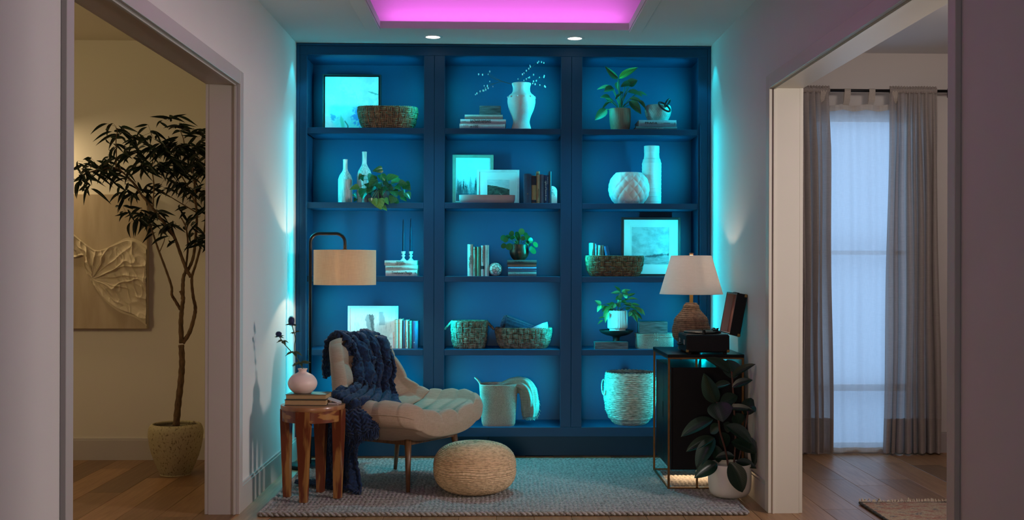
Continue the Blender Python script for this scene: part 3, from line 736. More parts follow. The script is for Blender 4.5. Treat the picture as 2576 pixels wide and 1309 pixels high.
# ---- bay 2, shelf 1
YB1 = 7.30
b, th, h, z = lay('pale grey book reading AD at 100, lowest of the stack beside the white urn', 1155, 1270, 311, S1, YB1, .23, (.66, .68, .68), rz=-.01)
spine_text(b, 'AD', .030, th, h, True, mat('emboss_ink', (.50, .52, .53), .5), at=.06, space=.85); spine_text(b, 'at', .020, th, h, True, at=.225, shear=.4, off=.001); spine_text(b, '100', .023, th, h, True, at=.29, off=.001); 
obj('publisher_mark', M().lathe([(.0001, 0), (.0048, 0)], 4), ink_m, b, rot=(PI/2, 0, 0), loc=(h*.42, -.0075, th/2)); spine_text(b, '-', .02, th, h, True, at=.945)
b, th, h, z = lay('white book with a large black serif title, middle of the stack beside the white urn', 1157, 1271.5, 300, z, YB1, .23, (.74, .70, .70), rz=-.012)
spine_text(b, 'BAZAAR150YEARS', .0265, th, h, True, at=.215, sx=.70, space=.86); spine_text(b, 'HARPER', .007, th, h, True, at=.04)
obj('publisher_mark', M().lathe([(.0001, 0), (.0035, 0)], 4), ink_m, b, rot=(PI/2, 0, 0), loc=(h*.43, -.0075, th/2))
b, th, h, z = lay('grey-green book with faint title, topmost of the stack beside the white urn', 1168, 1263.5, 288.5, z, YB1+.004, .20, (.50, .54, .50), rz=-.02)
spine_text(b, 'HOME', .015, th, h, True, mat('faint_ink', (.32, .37, .36), .6), at=.06, space=1.3, sx=1.15)
obj('publisher_mark', M().tube([(.0035*math.cos(k*PI/8), 0, .0035*math.sin(k*PI/8)) for k in range(16)], .0005, 4, closed=True), ink_m, b, loc=(h*.42, -.0075, th/2))
slate = mat('streaked_dark_wood', (.13, .17, .18), .55, col2=(.03, .04, .05), vscale=16, stretch=(.8, 4, 12), bump=.5, bscale=40)
bonem = mat('streaked_wood_light', (.20, .25, .27), .55, col2=(.05, .07, .08), vscale=14, stretch=(.8, 4, 12), bump=.5, bscale=40)
def stonebox(label, px0, px1, pyt, Y, z, d, rz=0, lid=.6, ma=slate):
    x0, x1 = XX(px0, Y), XX(px1, Y); h = ZZ(pyt, Y, px0)-z; a = (x1-x0)/2
    t = thing('keepsake_box', label, 'box', ((x0+x1)/2, Y, z), rz)
    # streaky inlay strips as separate raised courses
    n = 7; m = M(); m2 = M()
    m.box(-a, a, .001, d, 0, h*lid, b=.001); m2.box(-a, a, .001, d, h*lid+.0008, h, b=.0012)
    rr = random.Random(int(px0)); m3 = M()
    for r in range(n):
        x = -a+.002
        while x < a-.004:
            w = min(rr.uniform(.012, .05), a-.002-x); e = rr.uniform(-.0004, .001); z0 = h*r/n
            m3.box(x, x+w-.0006, -.0008-e, .002, z0+.0006, z0+h/n-.0004); x += w
    obj('box_body', m, ma, t); obj('lid', m2, ma, t); obj('inlay', m3, bonem if ma is slate else slate, t, kind='stuff'); return t
stonebox('small dark streaked box lying on the grey-green book beside the white urn', 1205, 1259, 266, 7.34, z, .09)
# white urn with willow
urn_m = mat('chalky_white_clay', (.80, .76, .74), .85, bump=.5, bscale=180, var=.05, vscale=30)
YU = 7.37; Xu = XX(1310.5, YU); H = ZZ(210, YU, 1310)-S1; k = YU/F
t = thing('urn_vase', 'chalky white urn vase with small knobs around its shoulder, holding willow branches', 'vase', (Xu, YU, S1))
pr = [(0, 0), (25.5, 0), (26, 2), (23, 12), (21, 20), (21.5, 27), (25, 38), (31, 52), (34.5, 66), (35, 76), (32, 85), (26, 90), (22.5, 95), (21.5, 101), (22, 107), (24, 113), (24.2, 115), (22.5, 115.5), (20, 110), (19.5, 100)]
sc = H/115.5
cp = catmull([(a*k, 0, b*sc) for a, b in pr], 4)
obj('body', M().lathe([(max(p.x, .0004), p.z) for p in cp], 64), urn_m, t, True)
for q in range(12):
    a = 2*PI*q/12+.2; z_ = 81*sc
    obj('knob', M().ball((math.cos(a)*34*k, math.sin(a)*34*k, z_), .0075, 10, 6, sc=(1, 1, .8)), urn_m, t, True)
wil = thing('willow_branches', 'pussy willow twigs with pale buds standing in the white urn', 'branches', (Xu, YU, S1+H-.05))
twig = mat('willow_twig', (.10, .07, .045), .7); bud_m = mat('willow_bud', (.78, .80, .76), .8)
zo = wil.location
TW = [[(1302,222),(1287,212),(1262,204),(1240,192),(1228,181)], [(1287,212),(1262,206),(1243,211),(1220,224),(1195,238)], [(1262,204),(1240,197),(1226,186),(1204,187)],
      [(1300,222),(1303,208),(1316,190),(1335,172),(1352,157),(1368,158)], [(1312,222),(1318,204),(1330,197),(1344,188)], [(1318,222),(1335,212),(1352,199),(1368,193)], [(1318,224),(1340,210),(1358,214),(1372,219)],
      [(1243,211),(1228,214),(1214,232)]]
BUD = [[(1232,180,1),(1228,187,0)], [(1232,205,0),(1226,215,0),(1218,216,0),(1208,230,1),(1200,235,1),(1196,238,0),(1222,226,1),(1228,222,1),(1240,218,0),(1215,228,1)], [(1204,187,1),(1214,188,1)],
       [(1303,199,0),(1314,187,1),(1318,184,0),(1324,178,1),(1330,173,1),(1334,168,1),(1333,165,0),(1352,158,1),(1355,155,1),(1362,156,1),(1368,158,1)], [(1318,203,0),(1324,199,1),(1329,196,0),(1332,195,1),(1342,188,1)],
       [(1342,205,1),(1349,203,1),(1357,195,0),(1368,194,1),(1369,191,1)], [(1340,210,0),(1346,212,1),(1358,214,0),(1370,217,1),(1372,219,0)], [(1226,217,1),(1221,222,0),(1217,228,1)]]
for i, (tw, bd) in enumerate(zip(TW, BUD)):
    yy = YU+R.uniform(-.03, .05); pts = [P(a, b, YU+(yy-YU)*j/len(tw))-zo for j, (a, b) in enumerate(tw)]
    if i in (0, 3, 4, 5, 6): pts = [Vector((pts[0].x*.4, 0, 0))]+pts
    o = obj('twig', M().tube(catmull(pts, 5), [.0018*(1-.6*q/(5*(len(pts)-1))) for q in range(5*(len(pts)-1)+1)], 5), twig, wil, True)
    for (a, b, big) in bd:
        p = P(a, b, yy)-zo; obj('bud', M().ball(p, .0055 if big else .0042, 7, 5, sc=(.8, .7, 1.25)), bud_m, o, True)

# ---- bay 2, shelf 2
t, d = frame('framed_print', 'misty forest print in a wood frame, second shelf of the centre bay', 1138.5, 1242, 389, S2, 7.50, .0205, (.34, .35, .27), blank(), depth=.022, lean=.03)
mw = .003
obj('mat_edge', M().box(d[0], d[1], .0050, .0055, d[2], d[3]), mat('white_card', (.8, .8, .8), .7), t)
picture(t, d[0]+mw, d[1]-mw, d[2]+mw*2, d[3]-mw, .0046, p_forest)
t, d = frame('framed_print', 'white framed photograph of dark hills, standing in front of the forest print', 1200, 1307, 427, S2, 7.40, .0155, (.82, .83, .83), blank(), depth=.024, matw=.05, inner=(.053, .049, .035, .05), lean=.03)
picture(t, d[0], d[1], d[2], d[3], .0062, p_hill)
Xa, ra = bx(1154, 1295, 7.29)
t = thing('oval_tray', 'long low pale oval bowl in front of the two framed prints', 'bowl', (Xa, 7.31, S2)); hh = ZZ(491, 7.29, 1220)-S2
m = M(); n = 64
def ringo(a, b, z): return [(*superell(a, b, 3, 2*PI*k/n), z) for k in range(n)]
rings = [ringo(ra*.9, .04, 0), ringo(ra*.97, .047, .006), ringo(ra, .05, hh*.5), ringo(ra, .05, hh), ringo(ra*.975, .045, hh), ringo(ra*.96, .043, .012), ringo(.002, .002, .011)]
m.add([p for r in rings for p in r], [(j*n+k, j*n+(k+1) % n, (j+1)*n+(k+1) % n, (j+1)*n+k) for j in range(len(rings)-1) for k in range(n)]+[tuple(range(n))])
obj('body', m, mat('pale_clay', (.60, .54, .52), .7, var=.15, vscale=12), t, 50)
GB = 'books on the second shelf of the centre bay'
g = row([(1317.5, 1336.5, 437.5, (.035, .085, .17), 'thick plain blue book, leftmost beside the white framed hills print'),
     (1337, 1348.5, 442.5, (.38, .24, .11), 'tan book with black spine bands, second from the white framed print'),
     (1349, 1357.5, 431.5, (.42, .30, .17), 'tall narrow tan book, tallest of the row beside the framed prints'),
     (1358, 1367.5, 439, (.10, .11, .17), 'grey-blue book between the tan one and the navy one'),
     (1368, 1379.5, 441, (.02, .045, .13), 'navy book with white script title, second shelf centre bay'),
     (1380, 1386.5, 431.5, (.05, .085, .13), 'slim dark book with brown lettering, next to the speckled bookend')], 7.255, S2, GB)
bl_m = mat('black_label', (.01, .012, .03), .5)
bb, tt, hh2 = g[1]; spine_band(bb, tt, hh2*.66, hh2*.99, bl_m); spine_band(bb, tt, hh2*.02, hh2*.12, bl_m)
gold = mat('gilt_print', (.4, .3, .1), .4)
text('N', .016, bb, gold, (-.005, -.0055, hh2*.80), (PI/2, 0, 0)); 
bb, tt, hh2 = g[2]; spine_text(bb, 'MODERN', .013, tt, hh2, False, at=.55, up=False, m=mat('brown_ink', (.12, .07, .03), .6)); spine_band(bb, tt, hh2*.90, hh2*.93, MATS['brown_ink']); spine_band(bb, tt, hh2*.04, hh2*.05, MATS['brown_ink'])
bb, tt, hh2 = g[4]; spine_text(bb, 'Lights of France & Love', .0165, tt, hh2, False, inkw_m, at=.20, up=False, shear=.3, off=-.003, sx=.8); spine_text(bb, 'The Open Window', .006, tt, hh2, False, inkw_m, at=.06, up=False, off=.009)
bb, tt, hh2 = g[5]; spine_text(bb, 'THE ANNALS  OF RIVER', .009, tt, hh2, False, mat('tan_ink', (.35, .2, .09), .6), at=.12, up=False)
bb, tt, hh2 = g[0]; spine_text(bb, 'R', .012, tt, hh2, False, gold, at=.3)
be = bookend('speckled pinkish marble bookend at the right end of the second shelf row', 1387, 1401, 468, 7.27, S2, 1)
for (a, b) in ((1390.5, 478), (1388.5, 484.5), (1394.5, 491)):
    q = P(a, b, 7.27)-be.location; obj('dark_fleck', M().ball((q.x, -.0002, q.z), .0024, 7, 4, sc=(1, .2, 1.3)), ink_m, be)

# ---- bay 2, shelf 3
g = row([(1176, 1189.5, 615, (.70, .70, .64), 'white book with black title lettered down the spine, third shelf'),
     (1190, 1197.5, 621.5, (.34, .42, .33), 'slim grey-green book, third shelf of the centre bay'),
     (1198.5, 1209, 621.5, (.16, .30, .19), 'green book between the grey-green and the white one, third shelf'),
     (1210, 1218, 618, (.74, .74, .70), 'white book with stacked vertical title and black label, third shelf'),
     (1219, 1230, 617, (.60, .64, .60), 'pale book beside the patterned ball, third shelf')], 7.31, S3, 'books on the third shelf of the centre bay')
b, tt, hh2 = g[0]; spine_text(b, 'ANGEL', .017, tt, hh2, False, at=.34, up=False, off=.005, sx=1.1); spine_text(b, 'OF LIGHT', .015, tt, hh2, False, at=.40, up=False, off=-.007, sx=1.1); spine_text(b, 'Jay Marsh', .007, tt, hh2, False, at=.06, up=False)
b, tt, hh2 = g[3]; spine_text(b, 'WILLIAM WHARTON', .0150, tt, hh2, False, at=.05, up=False, sx=.68); spine_band(b, tt, hh2*.23, hh2*.34, bl_m)
b, tt, hh2 = g[1]; spine_text(b, 'KENT', .009, tt, hh2, False, at=.72, up=False); spine_band(b, tt, hh2*.90, hh2*.925, mat('dark_green_band', (.1, .16, .12), .6))
b, tt, hh2 = g[4]; spine_text(b, 'A SHORT HISTORY', .007, tt, hh2, False, at=.12, up=False)
rb = 17.3*7.33/F
t = thing('patterned_ball', 'white sphere with black web pattern beside the upright books', 'ornament', (XX(1246, 7.33), 7.33, S3+rb))
obj('sphere', M().ball((0, 0, 0), rb-.0006, 40, 24), mat('ivory', (.72, .72, .64), .45, var=.08, vscale=20), t, True)
m = M(); ax = Matrix.Rotation(.32, 3, 'Z') @ Matrix.Rotation(PI/2, 3, 'X')
def sph(th, ph): return ax @ Vector((math.sin(th)*math.cos(ph), math.sin(th)*math.sin(ph), math.cos(th)))*rb
for th in (.28, .75, 1.3, 1.9): m.tube([sph(th, 2*PI*k/40) for k in range(40)], .0012, 4, closed=True)
for j in range(8):
    for (a, b, o) in ((.28, .75, 0), (.75, 1.3, .2), (1.3, 1.9, .4)): m.tube([sph(a+(b-a)*k/5, 2*PI*j/8+o) for k in range(6)], .0011, 4)
obj('web_lines', m, ink_m, t)
z = S3; st = [(1278, 1349.5, 684.5, (.20, .34, .34), 'blue-green book with faded title, lowest of five under the copper pot'), (1278, 1349.5, 680, (.10, .35, .52), 'thin bright blue book, second from the bottom under the copper pot'),
     (1278, 1349.5, 671.8, (.10, .33, .55), 'blue book, middle of five under the copper pot'), (1277, 1349, 665, (.30, .14, .10), 'thin reddish brown book, second from the top under the copper pot'), (1276, 1350, 654.5, (.10, .12, .11), 'dark grey-green book, topmost under the copper pot')]
for i, s_ in enumerate(st):
    b, th, h, z = lay(s_[4], s_[0], s_[1], s_[2], z, 7.31+.003*(i % 2), .15, s_[3], group='stack of books under the copper pot')
    if i == 0: spine_text(b, 'The Mind Chasers', .020, th, h, True, mat('faded_ink', (.09, .19, .19), .6), at=.2, sx=.95)
    if i == 4: spine_text(b, 'DUBLIN', .016, th, h, True, at=.25)
    if i == 2: spine_text(b, 'Rivers of the North', .009, th, h, True, inkw_m, at=.1)
YQ = 7.38; t = thing('coin_leaf_plant', 'round-leaved plant in a dark swirled copper pot on five stacked books', 'potted plant', (XX(1306, YQ), YQ, z)); k = YQ/F; hz = ZZ(616, YQ, 1306)-z
pr = [(0, 0), (14, 0), (15, 1), (20, 7), (24, 16), (24, 24), (22, 31), (22.5, 38), (21, 38), (20, 33), (.1, 32)]
cp = catmull([(a*k, 0, b/38*hz) for a, b in pr], 3)
obj('pot', M().lathe([(max(p.x, .0003), p.z) for p in cp], 48, cap=(True, False)), mat('swirled_copper', (.16, .075, .04), .35, metal=.5, col2=(.02, .03, .03), vscale=14, stretch=(2, 2, .8)), t, True)
pm_ = mat('coin_leaf', (.03, .14, .035), .25, transl=.1, rnd=.3, bump=.1, bscale=20); pil = leaf_mesh('leaf', roundl, .10, .1, 10).mesh('leaf', pm_, True)
stems = M(); c0 = Vector((0, 0, hz*.85))
for (cx, cy_, r) in [(1266,599,8),(1272,604,7),(1267,619,7),(1281,621,9),(1287,588,7),(1303,597,9),(1312,583,8),(1301,588,6),(1289,598,6),(1326,598,8),(1328,613,8),(1335,605,7),(1347,616,8),(1340,630,11),(1316,600,6),(1300,611,6),(1278,596,6),(1322,590,6)]:
    yq = YQ+R.uniform(-.06, .03); c = loc(cx, cy_, yq, t); a = R.uniform(0, 2*PI); rr = r*k
    n = Vector((R.uniform(-.5, .5)+(cx-1306)/80, -1, R.uniform(-.1, .8))); u = Vector((math.cos(a), 0, math.sin(a)))
    u = (u-n*u.dot(n)/n.dot(n)).normalized(); put_leaf(t, pil, c-u*rr, c+u*rr, rr*2, n)
    stems.tube(catmull([c0+Vector((R.uniform(-.01, .01), 0, 0)), (c0+c)/2+Vector((0, .01, .02)), c+Vector((0, .003, 0))], 4), .0011, 4)
obj('stems', stems, stem_m, t, True)

# ---- bay 2, shelf 4 baskets
X, a = bx(1136, 1226, 7.36)
basket('square-sided woven basket with rope handles, fourth shelf of the centre bay', X, 7.37, S4, a, .085, ZZ(810, 7.36, 1180)-S4, 18, 5, seag2, taper=.92, handles=True)
X2, a2 = bx(1247, 1388, 7.36)
hb = ZZ(828, 7.35, 1318)-S4
basket('long woven basket holding a rolled navy throw, fourth shelf of the centre bay', X2, 7.38, S4, a2, .09, hb, 26, 4, seag2, taper=.88)
def knitbump(u, v, f=50): return .5+.5*math.sin(u*f)*math.sin(v*f)
navy = mat('navy_knit', (.012, .035, .10), .9, col2=(.006, .018, .055), vscale=60, sheen=.3, bump=.5, bscale=160)
t = thing('rolled_throw', 'rolled navy knitted throw resting in the long woven basket', 'blanket', (X2, 7.38, S4+hb))
A_, B_ = loc(1268, 815, 7.36, t), loc(1352, 838, 7.40, t)
m = M(); dr = (B_-A_); up = Vector((0, 0, 1)); sd = dr.cross(up).normalized(); u2 = sd.cross(dr).normalized()
def fr(u, v):
    q = 2*PI*u; r0 = (.058-.022*v)*(1+.03*math.sin(q*14))+.0016*math.sin(v*150)*math.cos(q*14); return A_+dr*v+sd*math.cos(q)*r0+u2*math.sin(q)*r0
m.grid(120, 70, fr, cu=True)
obj('roll', m, navy, t, True)
sp = [A_-dr.normalized()*.006+sd*math.cos(q*.35)*(.052-.0014*q)+u2*math.sin(q*.35)*(.052-.0014*q) for q in range(32)]
obj('rolled_edge', M().tube(sp, .0095, 7), navy, t, True)
t = thing('folded_cushion', 'pale blue folded cloth leaning out of the long woven basket', 'cloth', (X2, 7.34, S4+hb))
pts = [loc(a, b, 7.345, t) for a, b in ((1322, 833), (1345, 822), (1365, 813.5), (1377, 811), (1378, 817), (1379, 829), (1374, 835), (1340, 836))]
n = len(pts); m = M().add([p+Vector((0, y, 0)) for y in (-.012, .022) for p in pts]+[sum(pts, Vector())/n+Vector((0, y, 0)) for y in (-.026, .034)],
    [(i, (i+1) % n, n+(i+1) % n, n+i) for i in range(n)]+[(i, (i+1) % n, 2*n) for i in range(n)]+[(n+i, n+(i+1) % n, 2*n+1) for i in range(n)])
obj('cloth', m, mat('pale_blue_linen', (.50, .66, .74), .85, bump=.3, bscale=200), t, True)

# ---- bay 2, shelf 5 : tall basket with throw
YK = 7.36; X, a = bx(1207, 1303, 7.34); h = ZZ(968, 7.33, 1250)-S5
cr_m = mat('pale_rush_weave', (.56, .56, .47), .8, col2=(.34, .34, .28), vscale=240, stretch=(1, 1, 1.6), bump=.8, bscale=160, w=(.40, .58))
t = thing('tall_basket', 'tall square-bottomed pale woven basket on the lowest shelf, centre bay', 'basket', (X, YK, S5))
def fb(u, v):
    p = 2.6+2.2*(1-v); k = .85+.15*v if v > .06 else .80+.05*v/.06+.15*v
    x, y = superell(a*k, .105*k, p, 2*PI*u); e = .0016*math.sin(u*2*PI*54+v*105)*math.sin(u*2*PI*54-v*105)
    l = math.hypot(x, y); return (x*(1+e/l*2), y*(1+e/l*2), v*h)
m = M().grid(432, 150, fb, cu=True); n = 48
obj('woven_side', m, cr_m, t, True)
obj('inner_lining', M().grid(48, 4, lambda u, v: tuple(c*(.965, .965, 1)[i] for i, c in enumerate(fb(u, .02+.97*v))), cu=True), cr_m, t, True)
obj('base', M().add([fb(k/n, .015) for k in range(n)], [tuple(range(n))]), cr_m, t)
obj('rim', M().tube([fb(k/80, 1) for k in range(80)], .004, 6, closed=True), cr_m, t, True)
obj('handle', M().tube(catmull([(-a*.93, -.045, h), (-a-.012, -.035, h+.028), (-a-.03, 0, h+.042), (-a-.012, .035, h+.028), (-a*.93, .045, h)], 6), .0052, 7), cr_m, t, True)
throw_m = weave_mat('sage_wool', (.42, .50, .42), (.20, .27, .22), 500, 500, bump=.6, dist=.002)
tt = thing('wool_throw', 'sage wool throw with a fringe, draped over the side of the tall basket', 'blanket', (X, YK, S5+h))
pth = catmull([P(a_, b_, y_)-tt.location for a_, b_, y_ in ((1262, 975, 7.38), (1284, 968, 7.37), (1306, 967, 7.36), (1322, 977, 7.355), (1331, 1000, 7.36), (1332, 1030, 7.37), (1332, 1047, 7.38))], 12)
rt_ = [(0, 10), (.2, 15), (.45, 20), (.6, 20), (.8, 20), (1, 17)]
def fth(u, v):
    i_ = v*(len(pth)-1); j_ = min(int(i_), len(pth)-2); c_ = pth[j_].lerp(pth[j_+1], i_-j_); d_ = (pth[j_+1]-pth[j_]).normalized()
    nn = Vector((d_.z, 0, -d_.x)); q = 2*PI*u; r_ = interp(rt_, v)*7.36/F*(1+.16*math.sin(q*5+v*6)+.09*math.sin(q*11-v*9)+.08*noise.noise(Vector((math.cos(q)*3, math.sin(q)*3, v*7))))
    return c_+nn*r_*math.cos(q)+Vector((0, 1, 0))*r_*1.3*math.sin(q)
obj('cloth', M().grid(90, 73, fth, cu=True), throw_m, tt, True)
m = M()
for q in range(70):
    u = R.random(); p = fth(u, 1); c_ = pth[-1]; p = c_+(p-c_)*R.uniform(.3, 1); m.tube([p, p+Vector((R.uniform(-.006, .006), 0, -.014)), p+Vector((R.uniform(-.01, .01), 0, -.024))], .0013, 3)
for q in range(40):
    v = .45+.55*q/39; p = fth(.5+R.uniform(-.06, .06), v); m.tube([p, p+Vector((R.uniform(.004, .012), -.004, -.018))], .0011, 3)
obj('fringe', m, throw_m, tt, kind='stuff')

# ---- bay 3, shelf 1
YA = 7.37; k = YA/F
t = thing('striped_leaf_plant', 'leafy plant with veined pale-striped leaves in a wooden pot, top right shelf', 'potted plant', (XX(1559, YA), YA, S1)); H = ZZ(275, YA, 1559)-S1
wood_pot = mat('ribbed_wood', (.36, .20, .13), .6, col2=(.22, .12, .08), vscale=40, stretch=(6, 6, .3), bump=.4, bscale=60)
cp = catmull([(a*k, 0, b*H/50) for a, b in [(0, 1.5), (21, 1.5), (23, 5), (26, 18), (27, 32), (27, 49), (26.5, 50), (25, 50), (24.5, 44), (.1, 43)]], 3)
obj('pot', M().lathe([(max(p.x, .0003), p.z) for p in cp], 72, fn=lambda r, z_, a_: r*(1+.006*math.cos(a_*36)), cap=(True, False)), wood_pot, t, True)
obj('saucer', M().lathe([(.0001, 0), (22.5*k, 0), (23*k, .004), (21.5*k, .004)], 40, cap=(False, False)), wood_pot, t, True)
sv = [veined('striped_leaf', (.022, .12, .045), (.10, .26, .14), .35, 22), veined('new_leaf', (.10, .42, .08), (.16, .50, .12), .35, 14)]
sl = [leaf_mesh('leaf', ovate, .30, .45, 10).mesh('leaf', m_, True) for m_ in sv]
stems = M(); c0 = Vector((0, 0, H*.88))
for (bx_, by_, tx_, ty_, w, kk, nx, nz) in [(1554,198,1522,168,11,0,-.7,.2),(1557,198,1604,168,13,1,.5,.5),(1580,214,1603,201,17,0,.1,.3),(1586,212,1562,216,15,0,-.2,.7),(1540,223,1502,222,11,0,-.3,.9),(1543,222,1520,229,14,0,.2,.7),(1535,247,1511,243,12,0,-.3,.7),(1541,258,1523,246,9,0,-.4,.5),
    (1526,275,1497,301,17,0,.3,.4),(1537,256,1514,273,6,0,-.6,.2),(1567,232,1554,239,6,0,0,.6),(1578,232,1618,240,13,0,.2,.8),(1600,236,1629,238,9,0,.3,.8),(1582,250,1616,254,10,0,.2,.9),(1584,254,1613,285,17,0,-.1,.4),(1604,254,1626,273,9,0,.4,.4),(1572,216,1590,198,10,0,.3,.4),(1553,206,1553,226,8,0,-.8,0),(1562,238,1548,248,7,0,-.3,.7)]:
    dy = R.uniform(-.07, .05); b = loc(bx_, by_, YA+dy*.7, t); q = loc(tx_, ty_, YA+dy*1.1-.02, t)
    put_leaf(t, sl[kk], b, q, w*1.35*k, (nx, -1, nz)); stems.tube(catmull([c0+Vector((R.uniform(-.01, .01), R.uniform(-.01, .01), 0)), (c0+b)/2+Vector((-(b.x)*.15, 0, .0)), b], 5), .0024, 5)
obj('stems', stems, mat('dark_stem', (.05, .15, .04), .5), t, True)
b, th, h, z = lay('thin dark teal book with rough cover, under the book with the bold black title', 1599, 1702, 318, S1, 7.29, .24, (.12, .20, .23))
spine_text(b, 'the collection', .008, th, h, True, inkw_m, at=.5)
b, th, h, z = lay('pale blue book with bold black capitals under the textured bowl', 1606, 1700.5, 302, z, 7.29, .24, (.35, .55, .62), rz=0)
spine_text(b, 'PRADA', .0195, th, h, True, at=.155, sx=1.3); spine_text(b, 'CATWALK', .0085, th, h, True, at=.655, sx=1.05); text('Yale', .010, b, ink_m, (h*.455, -.0075, th*.2), (PI/2, -PI/2, 0))
Yw = 7.38; X, a = bx(1621, 1687, Yw); hb = ZZ(266.5, Yw, 1655)-z
t = thing('textured_bowl', 'grey-green hobnail bowl on the pale blue book, top right shelf', 'bowl', (X, Yw, z)); kz = hb/34
pr = [(0, 0), (.68, 0), (.80, 5), (.94, 14), (1.0, 23), (.97, 31), (.90, 34), (.84, 34), (.88, 28), (.7, 6), (.001, 4)]
cp = catmull([(q*a, 0, b_*kz) for q, b_ in pr], 5)
gm = mat('speckled_glaze', (.42, .50, .46), .5, col2=(.28, .34, .32), vscale=30)
obj('body', M().lathe([(max(p.x, .0003), p.z) for p in cp], 96), gm, t, True)
m = M()
for r in range(9):
    zz = (4+r*3.1)*kz; rr = a*interp([(0, .68), (5*kz, .80), (14*kz, .94), (23*kz, 1.0), (31*kz, .97)], zz)
    for q in range(34):
        an = 2*PI*(q+.5*(r % 2))/34; m.ball((rr*math.cos(an), rr*math.sin(an), zz), .0022, 5, 3)
obj('hobnails', m, mat('dark_dots', (.16, .22, .20), .5), t, kind='stuff')
t = thing('chain_link_ornament', 'black wooden chain links resting on the rim of the textured bowl', 'ornament', (X, Yw, z+hb)); bw = mat('black_wood', (.012, .014, .02), .5)
def linkring(c, rx, rz_, ax1, ax2, r): return [Vector(c)+Vector(ax1)*rx*math.cos(2*PI*q/32)+Vector(ax2)*rz_*math.sin(2*PI*q/32) for q in range(32)]
c1 = loc(1671.5, 269, 7.28, t); e1 = Vector((.80, -.1, -.59)).normalized(); e2 = Vector((.45, .5, .74)).normalized()
obj('link', M().tube(linkring(c1, .044, .021, e1, e2, 0), .0062, 10, closed=True), bw, t, True)
c2 = loc(1679, 259, 7.29, t); e1 = Vector((.65, .55, .5)).normalized(); e2 = Vector((-.1, .7, -.7)).normalized()
obj('link', M().tube(linkring(c2, .026, .024, e1, e2, 0), .0062, 10, closed=True), bw, t, True)

# ---- bay 3, shelf 2
Yv = 7.42; X, a = bx(1613.5, 1663.5, Yv); H = ZZ(368, Yv, 1638)-S2
t = thing('cylinder_vase', 'tall white ceramic vase with raised uneven rings, second shelf right bay', 'vase', (X, Yv, S2))
pr = [(0, 0), (.97, 0), (1, .006)]; zr = [.16, .27, .36, .45, .53, .62, .67]
vs = []
for j in range(140):
    v = j/139; r = 1 if v < .70 else interp([(.70, 1), (.76, .92), (.80, .80), (.86, .78), (.97, .80), (1, .80)], v)
    vs.append((r, v*H, v))
wh = mat('matte_white_ceramic', (.82, .84, .83), .55)
RV = [.07, .145, .215, .285, .355, .425, .50, .575, .64, .70, .80, .90]
def frv(r, z_, a_):
    v = z_/H; e = 0
    for i, q in enumerate(RV): dd = (v-q-.006*math.sin(a_+i*1.7))/.0055; e += .030*math.exp(-dd*dd)
    return r*(1+e)
obj('body', M().lathe([(a*.96*r, z_) for r, z_, _ in vs]+[(a*.70, H), (a*.68, H*.8)], 64, fn=frv), wh, t, True)
Yg = 7.36; X, a = bx(1530, 1633, Yg); H = ZZ(436, Yg, 1580)-S2
t = thing('faceted_vase', 'round white vase carved with a diamond relief, in front of the tall ringed vase', 'vase', (X, Yg, S2))
def fg(u, v):
    th = .42+(PI-.42-.62)*v; th = PI-.62-(PI-1.04-0)*v if False else th
    ang = PI-.66-(PI-.66-.66)*v; r = a*math.sin(ang)**.9; zz = -math.cos(ang)
    z0_, z1_ = -math.cos(PI-.66), -math.cos(.66); zt = (zz-z1_*-1)/(2*z1_) if False else (math.cos(PI-ang)*1.0)
    zt = (math.cos(.66)-math.cos(ang)*-1)/(2*math.cos(.66)); zt = (math.cos(ang)+math.cos(.66))/(2*math.cos(.66))
    p, q = u*26, v*6.5
    e = .052*(1-(abs(math.cos(PI*(p+q)/2*1.0))*abs(math.cos(PI*(p-q)/2*1.0)))**.6)-.012
    return (r*(1-e)*math.cos(2*PI*u), r*(1-e)*math.sin(2*PI*u), zt*H)
obj('body', M().grid(26*12, 110, fg, cu=True), wh, t, True)
n = 52
obj('rim', M().lathe([(a*math.sin(.66)**.9*1.0, H-.002), (a*math.sin(.66)**.9*1.01, H+.001), (a*math.sin(.66)**.9*.93, H+.001), (a*.5, H*.7)], 48, cap=(False, False)), wh, t, True)
obj('foot', M().lathe([(.0001, 0), (a*math.sin(.66)**.9*.99, 0), (a*math.sin(.66)**.9, .004)], 48, cap=(False, False)), wh, t)

